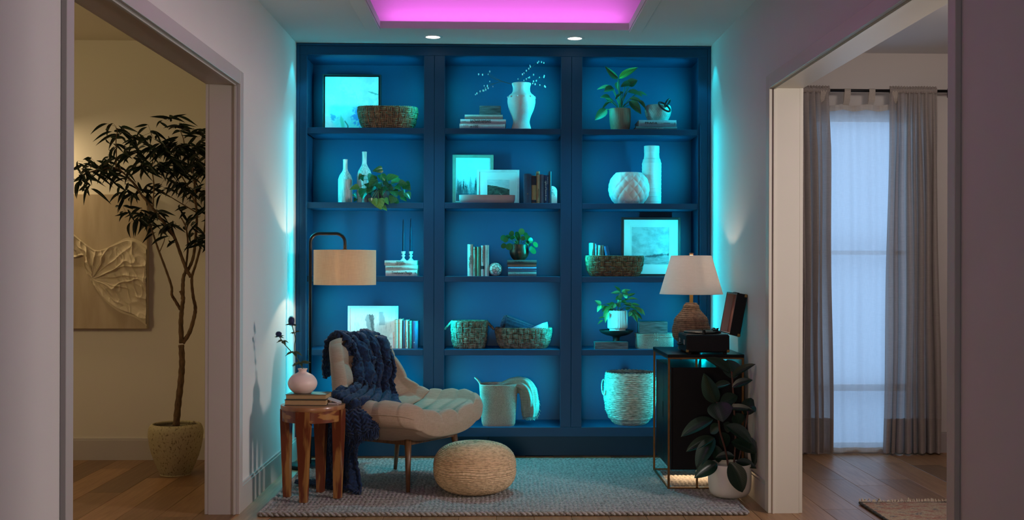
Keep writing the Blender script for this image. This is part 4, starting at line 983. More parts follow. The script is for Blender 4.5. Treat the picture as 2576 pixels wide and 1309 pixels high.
# ---- bay 3, shelf 3
t, d = frame('framed_print', 'large cloudy sky print with white mount in a black frame, third shelf right bay', 1564, 1713, 547, S3, 7.47, .0165, (.012, .013, .018), blank(), depth=.025, matw=.06, inner=(.052, .060, .063, .048))
picture(t, d[0], d[1], d[2], d[3], .0062, p_cloud)
obj('mount_line', M().tube([(d[0]-.007, .0038, d[2]-.007), (d[1]+.007, .0038, d[2]-.007), (d[1]+.007, .0038, d[3]+.007), (d[0]-.007, .0038, d[3]+.007)], .0006, 3, closed=True), mat('grey_line', (.5, .52, .52), .7), t)
X, a = bx(1474, 1618, 7.33); hb = ZZ(647, 7.33, 1545)-S3
basket('long dark woven basket holding five books, third shelf right bay', X, 7.34, S3, a, .085, hb, 26, 4, seag, taper=.90)
for i, (p0, p1, pt, col, tl, lab) in enumerate([(1484, 1495.5, 611.5, (.32, .40, .33), 0, 'grey-green book, leftmost of five in the dark woven basket'), (1496.5, 1502.5, 613.5, (.04, .12, .25), 0, 'slim blue book with pale vertical letters in the dark woven basket'),
     (1503.5, 1513.5, 617.5, (.40, .48, .42), 0, 'pale book with stacked lettering, third in the dark woven basket'), (1514.5, 1518.5, 617.5, (.22, .32, .28), 0, 'very thin green book in the dark woven basket'), (1523, 1535, 620, (.025, .07, .20), -.22, 'dark blue book leaning left in the dark woven basket')]):
    Yb = 7.31; x0, x1 = XX(p0, Yb), XX(p1, Yb); zb = S3+.008; h = ZZ(pt, Yb, p0)-zb; off = .012 if tl else 0
    b = book(lab, x1-x0, h, .10, col, ((x0+x1)/2+off*2.2, Yb, zb+off*.5), tilt=tl, group='books standing in the dark woven basket')
    if i == 1: spine_text(b, 'THE OREGON', .012, x1-x0, h, False, inkw_m, at=.05, up=False)
    if i == 0: spine_text(b, 'ALMANAC', .008, x1-x0, h, False, at=.2, up=False)
    if i == 2:
        spine_text(b, 'STORIES', .012, x1-x0, h, False, at=.08, up=False)

# ---- bay 3, shelf 4
Yc4 = 7.42
t = thing('cake_stand', 'dark wooden pedestal stand under the white fluted pot', 'pedestal stand', (XX(1551, Yc4), Yc4, S4)); zt4 = ZZ(831, Yc4, 1551)-S4; k = Yc4/F
pr = [(0, 0), (19, 0), (19.5, 1.2), (14, 5), (9, 12), (8, 20), (11, 25), (26, 28), (38, 33), (43, 38.5), (42, 39.5), (36, 36), (.1, 34.5)]
cp = catmull([(q*k, 0, b_*zt4/39) for q, b_ in pr], 3)
obj('pedestal', M().lathe([(max(p.x, .0003), p.z) for p in cp], 48, cap=(True, False)), mat('dark_walnut', (.028, .022, .02), .4, var=.4, vscale=20), t, True)
zs = S4+zt4*.90
t = thing('fluted_pot_plant', 'bushy plant with drooping leaves in a white fluted pot on the pedestal stand', 'potted plant', (XX(1554, Yc4), Yc4, zs)); H = ZZ(783, Yc4, 1554)-zs
pr = [(0, 0), (20, 0), (20, 6), (24.5, 8.5), (25.5, 12), (25, 30), (24, 46), (23, 46), (22.5, 40), (.1, 39)]
cp = catmull([(q*k, 0, b_*H/46) for q, b_ in pr], 4)
obj('pot', M().lathe([(max(p.x, .0003), p.z) for p in cp], 144, fn=lambda r, z_, a_: r*(1-.035*abs(math.sin(a_*15))**3), cap=(True, False)), wh, t, True)
hm = [mat('hoya_leaf', (.05, .20, .05), .35, transl=.12, rnd=.4), mat('hoya_leaf_pale', (.16, .38, .16), .35, transl=.15, rnd=.3)]
hl = [leaf_mesh('leaf', lance, .25, .6, 7).mesh('leaf', m_, True) for m_ in hm]
LV = [(1560,736,1538,737,6,1),(1561,735,1547,719,5,0),(1563,735,1586,729,6,1),(1565,738,1584,742,7,1),(1566,740,1556,748,8,1),(1567,737,1572,728,7,1),(1560,745,1548,755,6,0),(1570,748,1578,741,9,1),(1565,752,1552,752,6,0),(1578,754,1606,751,5,0),
      (1580,745,1598,738,5,0),(1562,758,1578,762,7,0),(1562,768,1549,767,10,1),(1553,762,1564,757,9,1),(1548,764,1537,776,10,1),(1545,762,1532,770,7,0),(1512,768,1498,756,8,1),(1512,768,1502,784,7,1),(1522,770,1506,778,5,0),(1530,770,1514,784,6,0),
      (1538,772,1520,782,7,0),(1535,776,1517,798,10,0),(1530,786,1524,806,8,1),(1527,790,1522,812,6,1),(1540,776,1532,790,7,0),(1570,765,1590,768,6,0),(1580,762,1592,770,7,1),(1588,765,1610,768,5,0),(1585,772,1604,778,6,0),(1596,772,1618,790,8,0),(1606,776,1624,792,6,0),
      (1590,780,1604,792,7,0),(1588,785,1582,796,7,1),(1595,785,1616,804,7,0),(1596,790,1603,810,8,0),(1555,778,1560,794,6,0),(1584,782,1594,798,8,0),(1518,806,1503,815,4,0),(1520,800,1506,800,4,0),(1573,778,1586,774,6,0),(1543,768,1525,764,5,0),(1570,756,1582,752,6,0)]
stems = M(); c0 = Vector((0, 0, H*.9)); hubs = [(1512,768),(1534,776),(1562,745),(1588,765),(1598,775),(1555,765),(1526,790),(1594,785)]
for hx, hy in hubs:
    e = loc(hx, hy, Yc4+R.uniform(-.05, .03), t); stems.tube(catmull([c0, (c0+e)/2+Vector((0, 0, .03)), e], 6), .0018, 5)
for (bx_, by_, tx_, ty_, w, kk) in LV:
    dy = R.uniform(-.075, .04); b = loc(bx_, by_, Yc4+dy, t); q = loc(tx_, ty_, Yc4+dy-.02, t)
    put_leaf(t, hl[kk], b, q, w*1.5*k, (R.uniform(-.4, .4), -1, R.uniform(.2, 1.1)))
    hx, hy = min(hubs, key=lambda h_: (h_[0]-bx_)**2+(h_[1]-by_)**2); e = loc(hx, hy, Yc4, t); stems.tube([e, b], .0009, 3)
obj('stems', stems, mat('red_stem', (.10, .06, .03), .6), t, True)
stonebox('low dark streaked box in front of the pedestal stand, fourth shelf right bay', 1497, 1581, 861, 7.27, S4, .10, ma=slate)
Yr = 7.31; X, a = bx(1604, 1697, Yr); H = ZZ(841, Yr, 1650)-S4
t = thing('rush_box', 'pale lidded seagrass box with a loop clasp, fourth shelf right bay', 'box', (X, Yr+.08, S4))
rush = mat('fine_rush', (.50, .54, .46), .8, col2=(.28, .30, .25), vscale=260, stretch=(1, 1, 1.6), bump=1, bscale=260, w=(.35, .55))
def frb(u, v, k_=1.0, z0_=0, z1_=1):
    x, y = superell(a*k_, .085*k_, 7, 2*PI*u); e = .0016*math.sin(u*2*PI*64+v*40)*math.sin(u*2*PI*64-v*40); l = math.hypot(x, y); return (x*(1+e/l), y*(1+e/l), z0_+(z1_-z0_)*v)
obj('box_body', M().grid(280, 26, lambda u, v: frb(u, v, .985, .0005, H*.78), cu=True), rush, t, True)
m = M().grid(280, 8, lambda u, v: frb(u, v, 1.01, H*.80, H*.99), cu=True); nn = 56; m.add([frb(q/nn, 0, 1.01, H*.99, H) for q in range(nn)], [tuple(range(nn))])
obj('lid', m, rush, t, True)
obj('lid_edge', M().tube([frb(q/60, 1, 1.01, H*.95, H*.985) for q in range(60)], .0028, 6, closed=True), rush, t, True)
for dx in (-.008, .008): obj('clasp_loop', M().tube(catmull([(dx, -.06, H+.002), (dx, -.092, H+.004), (dx*1.1, -.093, H*.75), (dx*.5, -.09, H*.62)], 5), .0016, 5), rush, t, True)
obj('clasp_knot', M().tube([(-.012, -.092, H*.6), (0, -.094, H*.61), (.012, -.092, H*.6)], .0035, 6), rush, t, True)
stonebox('grey streaked box standing on the pale seagrass box', 1609, 1680, 810, 7.32, S4+H+.001, .12, lid=.78)

# ---- bay 3, shelf 5 : big round basket
Yo = 7.40; X = XX(1586, Yo); ro = (1586-1520)*Yo/F; H = ZZ(941, Yo-.08, 1586)-S5; rm = min(ro, .175)
big = mat('pale_seagrass_rope', (.66, .64, .54), .8, col2=(.28, .27, .21), vscale=60, stretch=(.6, .6, 3), bump=.8, bscale=140, w=(.36, .60))
t = thing('round_basket', 'large round pale seagrass basket with ring handle on the lowest shelf, beside the black cabinet', 'basket', (X, Yo, S5))
nv = 27
def fo(u, v):
    r = rm*interp([(0, .60), (.05, .70), (.14, .83), (.30, .94), (.55, 1.0), (.82, .98), (1, .93)], v); q = v*nv
    r += .0042*abs(math.sin(PI*q+.9*noise.noise(Vector((u*16, q*.4, 2)))))+.003*noise.noise(Vector((u*60, q*1.3, 0)))
    zz = v*H+.004*noise.noise(Vector((math.cos(2*PI*u)*5, math.sin(2*PI*u)*5, v*6))); return (r*math.cos(2*PI*u), r*math.sin(2*PI*u), max(0, zz) if v > 0 else 0)
obj('coiled_side', M().grid(200, 190, fo, cu=True), big, t, True)
obj('inner_lining', M().lathe([(rm*.56, .006), (rm*.80, H*.2), (rm*.95, H*.5), (rm*.90, H)], 48, cap=(True, False)), big, t, True)
m = M()
for q in range(40):
    a0 = 2*PI*q/40; m.tube([(rm*.92*math.cos(a0+s_*.07), rm*.92*math.sin(a0+s_*.07), H+(.002+.006*math.sin(PI*s_/2))) for s_ in (0, .5, 1, 1.5, 2)], .0022, 5)
m.tube([(rm*.92*math.cos(2*PI*q/60), rm*.92*math.sin(2*PI*q/60), H) for q in range(60)], .0045, 6, closed=True)
obj('rim', m, big, t, True)
for s_ in (-1, 1): obj('ring_handle', M().tube([(s_*(rm+.006+.012*math.sin(2*PI*q/28)), -.045+.032*math.cos(2*PI*q/28)*.6, H*.73+.047*math.sin(2*PI*q/28+1.57)) for q in range(28)], .0052, 7, closed=True), big, t, True)
# ------------------------------------------------------------------ rug
jute = mat('braided_wool', (.35, .335, .325), .9, col2=(.15, .14, .135), vscale=70, bump=.5, bscale=250, w=(.3, .6))
rx0, rx1 = -1.16, 1.225; ry0, ry1 = 5.545, 7.085
t = thing('braided_rug', 'chunky grey-beige braided wool rug covering the floor in front of the bookcase', 'rug', (0, 0, 0))
gx, gy = .0235, .030
def frug(u, v):
    x = rx0+(rx1-rx0)*u; y = ry0+(ry1-ry0)*v
    wob = .004*noise.noise(Vector((x*6, y*6, 0)))
    a = (y+wob)/gy; col_ = math.floor(a); fr_ = a-col_
    s = 1 if col_ % 2 else -1
    ph = (x+wob*2)/gx+s*.55*(fr_-.5)
    z = .0125+.0075*abs(math.sin(PI*ph))**.7*(math.sin(PI*fr_)**.6)+.002*noise.noise(Vector((x*90, y*90, 1)))
    # soft wavy border
    return (x+(.006*math.sin(y*38) if u in (0, 1) else 0), y+(.004*math.sin(x*30) if v in (0, 1) else 0), z)
m = M().grid(520, 300, frug)
obj('braided_field', m, jute, t, True)
m = M().box(rx0+.002, rx1-.002, ry0+.002, ry1-.002, .0005, .0115)
obj('backing', m, jute, t)
for (a, b) in (((rx0, ry0), (rx1, ry0)), ((rx1, ry0), (rx1, ry1)), ((rx1, ry1), (rx0, ry1)), ((rx0, ry1), (rx0, ry0))):
    L_ = math.hypot(b[0]-a[0], b[1]-a[1]); n = int(L_/.006); mm = M()
    for ph in (0, PI):
        pts = []
        for q in range(n+1):
            f = q/n; s_ = f*L_; w = .006*noise.noise(Vector((s_*4, ph*0, a[0])))
            ox, oy = (0, w) if abs(b[0]-a[0]) > .1 else (w, 0)
            cc, ss = math.cos(s_*115+ph), math.sin(s_*115+ph); nx, ny = (0, 1) if abs(b[0]-a[0]) > .1 else (1, 0)
            pts.append((a[0]+(b[0]-a[0])*f+ox+nx*.006*cc, a[1]+(b[1]-a[1])*f+oy+ny*.006*cc, .0125+.005*ss))
        mm.tube(pts, .0075, 6)
    obj('edge_braid', mm, jute, t, True)
RUGZ = .0195

# ------------------------------------------------------------------ floor lamp
YL = 6.92; Xl = XX(780, YL, 900); zt = ZZ(588, YL, 820); xr = XX(868, YL, 600); zs1, zs0 = ZZ(629.5, YL, 868), ZZ(717, YL, 868)
t = thing('floor_lamp', 'black arched floor lamp with a beige linen drum shade, left of the bookcase', 'lamp', (Xl, YL, 0))
blk = mat('black_metal', (.012, .012, .014), .35, metal=.6)
Xb = XX(786, 6.92, 1175)-Xl
lift = .001
obj('base', M().lathe([(.0001, 0), (.135, 0), (.140, .004), (.140, .018), (.136, .022), (.0001, .022)], 56, (Xb, 0, .001), cap=(False, False)), blk, t, 50)
rr = .055; w = xr-Xl; pts = [(0, 0, .02), (0, 0, zt-rr)]+[(rr-rr*math.cos(q), 0, zt-rr+rr*math.sin(q)) for q in (PI/2*k/8 for k in range(1, 9))]
pts += [(w-rr+rr*math.sin(q), 0, zt-rr+rr*math.cos(q)) for q in (PI/2*k/8 for k in range(0, 9))]+[(w, 0, zs1-.01)]
obj('pole', M().tube(pts, .0098, 12), blk, t, True)
obj('socket', M().lathe([(.012, zs1-.06), (.02, zs1-.055), (.02, zs1-.015), (.012, zs1-.01)], 20, (w, 0, 0)).tube([(w-.012, 0, zs1+.004), (w+.014, 0, zs1+.004)], .004, 6), blk, t, 50)
linen = weave_mat('beige_linen_shade', (.80, .66, .50), (.68, .54, .39), 700, 700, transl=.5, bump=.25)
rs = 77.3*YL/F
obj('lamp_shade', M().lathe([(rs, zs0), (rs, zs1), (rs-.003, zs1), (rs-.003, zs0), (rs, zs0)], 72, (w, 0, 0), cap=(False, False)), linen, t, 50)
obj('shade_spider', M().tube([(w-rs+.003, 0, zs1-.008), (w+rs-.003, 0, zs1-.008)], .0018, 5).tube([(w, -rs+.003, zs1-.008), (w, rs-.003, zs1-.008)], .0018, 5), blk, t)
obj('light_bulb', M().ball((w, 0, zs0+.152), .028, 16, 10), mat('lit_bulb_warm', (1, .72, .42), emit=4), t, True)
bulb('floor_lamp_glow', (Xl+w, YL, zs0+.098), 6.5, (1.0, .74, .50), .015)
obj('power_cord', M().tube(catmull([(Xb-.02, .12, .02), (Xb-.09, .10, .006), (Xb-.12, .16, .004), (Xb-.1, .24, .004)], 8), .003, 6), blk, t, True)

# ------------------------------------------------------------------ side table
TX, TY = XX(788.5, 5.93), 5.93; zt_ = ZZ(1017, 5.93, 788); rt = 79.5*5.93/F
t = thing('side_table', 'small round side table in streaky reddish-brown and yellow wood, left of the armchair', 'side table', (TX, TY, RUGZ))
def sheesham(name, st, a=(.36, .17, .05), b=(.15, .035, .014), sc=4):
    m = mat(name, a, .32, col2=b, vscale=sc, stretch=st, w=(.50, .58), detail=3, coat=.2); return m
sh_v = sheesham('rosewood_vertical', (5.5, 5.5, .9)); sh_h = sheesham('rosewood_round', (1.6, 1.6, 4.5), sc=6); sh_t = sheesham('rosewood_top', (1, 6, 1), (.26, .10, .045), (.34, .16, .07))
H = zt_-RUGZ
obj('tabletop', M().lathe([(.0001, H-.022), (rt-.001, H-.022), (rt, H-.019), (rt, H-.002), (rt-.0015, H), (.0001, H)], 72, cap=(False, False)), sh_t, t, 40)
obj('apron', M().lathe([(rt-.026, H-.082), (rt-.008, H-.082), (rt-.006, H-.023), (rt-.024, H-.023), (rt-.026, H-.082)], 72, cap=(False, False)), sh_h, t, 40)
for i, an in enumerate((-100, -12, 82, 175)):
    q = math.radians(an); c, s = math.cos(q), math.sin(q); m = M()
    secs = [(H-.0225, .036, rt-.001, .024), (H-.09, .035, rt-.001, .024), (H*.5, .026, rt-.004, .022), (0, .018, rt-.012, .018)]
    vs = []
    for z, hw, ro_, th in secs:
        for a_, b_ in ((-hw, ro_-th*2), (hw, ro_-th*2), (hw, ro_), (-hw, ro_)):
            vs.append((b_*c-a_*s, b_*s+a_*c, z))
    fs = [(j*4+k, j*4+(k+1) % 4, (j+1)*4+(k+1) % 4, (j+1)*4+k) for j in range(3) for k in range(4)]+[(3, 2, 1, 0), (12, 13, 14, 15)]
    obj('leg', m.add(vs, fs), sh_v, t)
# books on the side table, pages facing the room
zb = zt_
old = (.045, .05, .045)
for i, (p0, p1, th, d, rz, lab, col, y) in enumerate(((715, 822, .030, .15, .16, 'old book with dark green-black cover, under the other book on the round side table', (.04, .05, .045), 5.86), (718, 821.5, .026, .145, .13, 'old tan-paged book directly under the pink bud vase', (.12, .10, .06), 5.868))):
    x0, x1 = XX(p0, y), XX(p1, y); w_ = x1-x0
    b = thing('book', lab, 'book', ((x0+x1)/2, y, zb), -rz*.4); cm = cover(col, .5); pm2 = mat('aged_pages', (.50, .34, .17), .85, col2=(.36, .23, .11), vscale=80, stretch=(.3, .3, 14))
    obj('cover', M().box(-w_/2, w_/2, 0, d, 0, .0028, b=.0008).box(-w_/2, w_/2, 0, d, th-.0028, th, b=.0008).box(-w_/2, w_/2, d-.003, d, .002, th-.002), cm, b)
    obj('page_block', M().box(-w_/2+.003, w_/2-.003, .004, d-.0035, .003, th-.003), pm2, b); zb += th+.0003
# bud vase
rv = 36.3*5.93/F; pinkc = mat('blush_ceramic', (.82, .64, .58), .42)
t = thing('bud_vase', 'squat blush pink ceramic bud vase on two old books on the side table', 'vase', (XX(762, 5.935), 5.935, zb)); hv = ZZ(928, 5.935, 762)-zb; k = hv/64
cp = catmull([(q*rv, 0, z_*k) for q, z_ in [(0, 0), (.45, 0), (.62, 2.5), (.88, 12), (1, 24), (.93, 36), (.70, 47), (.40, 53), (.28, 56), (.28, 60), (.34, 64), (.26, 64), (.2, 58), (.2, 52)]], 5)
obj('body', M().lathe([(max(p.x, .0003), p.z) for p in cp], 64), pinkc, t, True)
th_ = thing('thistle_stems', 'two blue thistle stems with spiky leaves standing in the pink bud vase', 'flowers', (t.location.x, t.location.y, zb+hv-.03))
gr = mat('thistle_green', (.05, .085, .035), .6); bl = mat('thistle_blue', (.02, .035, .12), .7)
zo = th_.location; Yt = 5.93
def tp(a, b, dy=0): return P(a, b, Yt+dy)-zo
s1 = [Vector((0, 0, 0)), tp(760, 925), tp(745, 898), tp(728, 880), tp(712, 862), tp(702, 845)]; s2 = [tp(742, 893), tp(741, 870, -.01), tp(743, 850, -.02), tp(737, 828, -.02), tp(734, 815, -.02)]
for s_ in (s1, s2): obj('stem', M().tube(catmull(s_, 6), .0024, 6), gr, th_, True)
tl = leaf_mesh('leaf', lambda v: max(.02, math.sin(PI*v**.7)*(1+.3*math.sin(v*30))), .2, .3, 12).mesh('leaf', gr, True)
for (a, b, n, L_) in ((757, 913, 7, 26), (738, 886, 7, 24), (712, 858, 5, 18), (742, 838, 5, 16), (702, 848, 9, 13), (733, 818, 9, 16)):
    for q in range(n):
        an = 2*PI*q/n+R.random()*.5; dy = math.sin(an)*.03; dx = math.cos(an)*L_; dz = R.uniform(-.5, .15)*L_ if L_ > 17 else R.uniform(-.2, .35)*L_
        put_leaf(th_, tl, tp(a, b), tp(a+dx, b-dz, dy), L_*.36*Yt/F, (R.uniform(-.3, .3), -.6, .8))
for (a, b, rx, rz_) in ((733, 808, 8.2, 12), (701, 841, 7, 6.5)):
    fh = M().ball(tuple(tp(a, b, -.02)), rx*Yt/F*.85, 16, 10, sc=(1, 1, rz_/rx)); c = tp(a, b, -.02)
    for q in range(150):
        z_ = 1-2*(q+.5)/150; an = q*2.4; r_ = math.sqrt(1-z_*z_); d_ = Vector((r_*math.cos(an), r_*math.sin(an), z_*rz_/rx))*rx*Yt/F
        fh.tube([c+d_*.8, c+d_*1.18], [.0013, .0004], 3)
    obj('flower_head', fh, bl, th_)
# coasters
cm = mat('frosted_pink_glass', (.62, .52, .52), .2, alpha=.85); Yk = 5.90
for i, (a, b, zz, rz, tl_, lab) in enumerate(((838, 1017, 0, -.2, 0, 'frosted glass coaster lying flat on the round table beside the books'), (842, 1013, .0052, .1, 0, 'frosted glass coaster, second layer beside the books on the round table'), (838, 1009, .0115, -.25, .28, 'frosted glass coaster leaning on top of the other coasters'))):
    x = XX(a, Yk); c = thing('coaster', lab, 'coaster', (x, Yk+.02, zt_+.0004+zz), rz, 'frosted glass coasters on the side table')
    o = obj('glass_tile', M().box(-.034, .034, -.030, .030, 0, .0045, b=.001), cm, c); o.rotation_euler = (0, tl_, 0)
    if tl_: o.location = (0, 0, .008)

# ------------------------------------------------------------------ armchair
O = Vector((-.515, 6.365, RUGZ)); fv = Vector((.82, -.5724, 0)).normalized(); lv = Vector((-fv.y, fv.x, 0))
az = math.atan2(fv.y, fv.x)
ch = thing('armchair', 'tufted beige linen lounge chair on tapered wooden legs, beside the round side table', 'armchair', tuple(O), az)
up_m = weave_mat('beige_tweed', (.44, .325, .24), (.31, .225, .16), 800, 800, bump=.6, dist=.0015)
CL = [(.335, .350), (.285, .345), (.19, .325), (.08, .308), (-.04, .303), (-.15, .318), (-.235, .385), (-.29, .46), (-.325, .56), (-.355, .66), (-.38, .735), (-.395, .775)]
WD = [.215, .295, .338, .352, .352, .338, .315, .262, .230, .202, .172, .125]
TH = [.115, .14, .145, .14, .13, .12, .115, .11, .10, .095, .09, .085]
CU = [.035, .075, .100, .112, .115, .11, .10, .10, .095, .085, .07, .05]
ns = 110; nl = 120
cl3 = catmull([(a, 0, b) for a, b in CL], 10)
def tab(T, s): i = s*(len(T)-1); j = min(int(i), len(T)-2); f_ = i-j; f_ = f_; return T[j]+(T[j+1]-T[j])*f_
def ctr(s): i = s*(len(cl3)-1); j = min(int(i), len(cl3)-2); return cl3[j].lerp(cl3[j+1], i-j)
def shell(s, q):
    """s along profile 0..1 (beyond = end caps), q loop angle 0..1: first half inner face"""
    e = .0; k = 1.0; ext = 0; ss = s
    E = .035
    if s < E: ang = (E-s)/E*PI/2; k = math.cos(ang)
    if s > 1-E: ang = (s-1+E)/E*PI/2; k = math.cos(ang)
    k = max(k, .02); c = ctr(min(max(s, 0), 1)); d = (ctr(min(s+.01, 1))-ctr(max(s-.01, 0))).normalized(); nrm = Vector((-d.z, 0, d.x)) 
    nrm = -nrm if nrm.x*0+nrm.z < 0 and s < .4 else nrm
    if s >= .4 and nrm.x < 0: nrm = -nrm
    Wd = tab(WD, s)*(.90+.10*k); T = tab(TH, s)*k; cu = tab(CU, s)
    # loop: stadium
    if q < .42: t_ = 1-2*q/.42; side = 1; edge = 0
    elif q < .5: t_ = -1; edge = (q-.42)/.08; side = 0
    elif q < .92: t_ = -1+2*(q-.5)/.42; side = -1; edge = 0
    else: t_ = 1; edge = (q-.92)/.08; side = 0
    cur = lambda t__: cu*abs(t__)**2.9
    if side == 1: y = Wd*t_; off = cur(t_)+T/2
    elif side == -1: y = Wd*t_; off = cur(t_)-T/2
    else:
        an = PI/2-PI*edge if t_ < 0 else -PI/2+PI*edge
        y = t_*(Wd+T/2*math.cos(an)); off = cur(1)+T/2*math.sin(an)
    if side == 1 or side == 0:
        # pillows
        u_ = s*8.6+.1; v_ = (y/max(tab(WD, s)+.05, .1))*2.0+2.5
        pl_ = (abs(math.sin(PI*u_))**.45)*(.0+1*abs(math.sin(PI*v_))**.45)
        tw = 1 if side == 1 else max(0, math.sin(PI/2-PI*edge) if t_ < 0 else math.sin(-PI/2+PI*edge)*1)*.9+.1
        off += (.042*pl_-.026)*k*tw*(1-.60*abs(t_ if side else 1)**3)
        if side == 0: y += t_*.004*(abs(math.sin(PI*u_))**.35-.5)*k
    p = c+nrm*off; return Vector((p.x, y-.022-.034*sm(.42, .8, s), p.z))
def fs_(u, v): return shell(v, u)
m = M().grid(nl*2, ns*2, fs_, cu=True)
n = nl*2; m.f.append(tuple(reversed(range(n)))); m.f.append(tuple(range(n*(2*ns-1), n*2*ns))); m.mi += [0, 0]
seat = obj('upholstered_shell', m, up_m, ch, True)
# piping seam along the lower edge
obj('seam', M().tube([shell(.03+.94*q/90, .458)+Vector((0, -.002, 0)) for q in range(60)], .0022, 5), up_m, ch, True)
obj('seam', M().tube([shell(.03+.94*q/90, .962)+Vector((0, .002, 0)) for q in range(60)], .0022, 5), up_m, ch, True)
walnut = mat('walnut_legs', (.17, .085, .04), .4, col2=(.09, .042, .02), vscale=14, stretch=(6, 6, .8))
def loc_c(w): w = Vector(w)-O; return Vector((w.dot(fv), w.dot(lv), w.z))
legs = {'A': (.215, -.245), 'B': (.215, .22), 'C': (-.295, .255), 'D': (-.295, -.23)}
for kx, (a, b) in legs.items():
    top = Vector((a*.86 if a > 0 else a*.80, b*.86, .285 if a > 0 else .285)); bot = Vector((a, b, .0)); mm = M()
    mm.tube([bot, bot.lerp(top, .5), top], [.0105, .0155, .020], 14); obj('leg', mm, walnut, ch, True)
zr = .262
for (p, q) in (('A', 'B'), ('A', 'D'), ('B', 'C'), ('D', 'C')):
    a, b = legs[p], legs[q]; obj('rail', M().bar((a[0]*.88, a[1]*.88, zr if a[0] > 0 else zr-.005), (b[0]*.88, b[1]*.88, zr if b[0] > 0 else zr-.005), .018, .036), walnut, ch)

# throw draped over the chair (laid on the real shell by casting rays at it)
bpy.context.view_layer.update()
mw = Matrix.Translation(O) @ Matrix.Rotation(az, 4, 'Z')
bvh = BVHTree.FromPolygons([mw @ v.co for v in seat.data.vertices], [tuple(p.vertices) for p in seat.data.polygons])
eye = Vector((0, 0, EYE))
def ontoc(px, py, Yd, off=.022):
    r = ray(px, py).normalized(); h_ = bvh.ray_cast(eye, r)
    if h_[0] is not None: 
        return h_[0]+h_[1]*off
    return None
RW = [ # left(px,py,Y), mid, right ; cast?
    [(822, 955, 6.58), (868, 940, 6.78), (972, 925, 6.97), 0],
    [(822, 905, 6.52), (868, 890, 6.75), (974, 892, 6.95), 0],
    [(831, 862, 6.45), (876, 850, 6.66), (966, 866, 6.86), 0],
    [(846, 850, 6.37), (893, 843, 6.55), (968, 866, 6.76), 0],
    [(862, 864, 6.32), (910, 862, 6.46), (985, 893, 6.70), 2],
    [(882, 895, 6.26), (925, 905, 6.40), (992, 930, 6.62), 2],
    [(888, 935, 6.22), (932, 950, 6.36), (986, 970, 6.56), 2],
    [(878, 972, 6.14), (928, 990, 6.30), (994, 1010, 6.46), 2],
    [(852, 1000, 6.13), (905, 1020, 6.20), (1000, 1040, 6.34), 2],
    [(835, 1025, 6.16), (890, 1046, 6.08), (965, 1062, 6.05), 0],
    [(828, 1060, 6.17), (872, 1080, 6.06), (930, 1092, 5.97), 0],
    [(826, 1110, 6.18), (866, 1118, 6.08), (912, 1120, 5.98), 0],
    [(829, 1170, 6.18), (862, 1172, 6.10), (902, 1172, 6.02), 0],
    [(822, 1216, 6.18), (862, 1224, 6.10), (904, 1222, 6.03), 0],
    [(800, 1226, 6.20), (850, 1234, 6.12), (902, 1243, 5.98), 0]]
ctl = []
for L_, Mi, Rr, cast in RW:
    row_ = []
    for (a, b, y) in (L_, Mi, Rr):
        p = P(a, b, y)
        if cast:
            h_ = ontoc(a, b, y)
            if h_ is not None and (h_-p).length < .45: p = h_
        row_.append(p)
    ctl.append(row_)
NV = 260; NU = 120
c3 = [catmull([r[k] for r in ctl], 20) for k in range(3)]
t = thing('knitted_throw', 'chunky navy knitted throw draped over the armchair back and down to the rug', 'blanket', tuple(O))
def fthrow(u, v):
    i = v*(len(c3[0])-1); j = min(int(i), len(c3[0])-2); f_ = i-j
    A, B, C = (c[j].lerp(c[j+1], f_) for c in c3)
    p = A*(1-u)*(1-2*u)+B*4*u*(1-u)+C*u*(2*u-1)
    return p
def pushout(p, gap=.016):
    h_ = bvh.find_nearest(p, .12)
    if h_[0] is not None and (p-h_[0]).dot(h_[1]) < gap: return h_[0]+h_[1]*gap
    return p
base_ = [[pushout(fthrow(i/(NU-1), j/(NV-1))) for i in range(NU)] for j in range(NV)]
for _ in range(3):
    base_ = [[(base_[j][i]*2+base_[max(j-1, 0)][i]+base_[min(j+1, NV-1)][i]+base_[j][max(i-1, 0)]+base_[j][min(i+1, NU-1)])/6 for i in range(NU)] for j in range(NV)]
vs = []
for j in range(NV):
    for i in range(NU):
        p = base_[j][i]; du = base_[j][min(i+1, NU-1)]-base_[j][max(i-1, 0)]; dv = base_[min(j+1, NV-1)][i]-base_[max(j-1, 0)][i]
        n_ = du.cross(dv); n_ = n_.normalized() if n_.length > 1e-9 else Vector((0, -1, 0))
        if n_.y > 0 and j > 60: n_ = -n_
        if j <= 60 and n_.dot(p-(O+Vector((-.28, .2, .5)))) < 0: n_ = -n_
        u, v = i/(NU-1), j/(NV-1)
        rib = abs(math.sin(PI*(5.5*u+.35*math.sin(v*9+u*2)+.12*math.sin(v*19))))**.6
        loop = .0022*math.sin(v*330+1.2*math.sin(u*PI*11))+.008*noise.noise(p*75)+.007*noise.noise(p*32)
        fold = .016*math.sin(v*16+u*5)*math.sin(PI*u)
        if v > .62: fold += .014*math.sin(u*15+v*9)
        q = p+n_*(.028*rib+loop+fold); q.z = max(q.z, RUGZ+.004)
        vs.append(q-O)
fs = [(j*NU+i, j*NU+i+1, (j+1)*NU+i+1, (j+1)*NU+i) for j in range(NV-1) for i in range(NU-1)]
kn = mat('chunky_navy_yarn', (.003, .022, .080), .95, col2=(.001, .008, .032), vscale=80, sheen=.12, bump=.7, bscale=220, w=(.35, .6))
o = obj('knit', M().add(vs, fs), kn, t, True)
sol = o.modifiers.new('thickness', 'SOLIDIFY'); sol.thickness = .014; sol.offset = -1
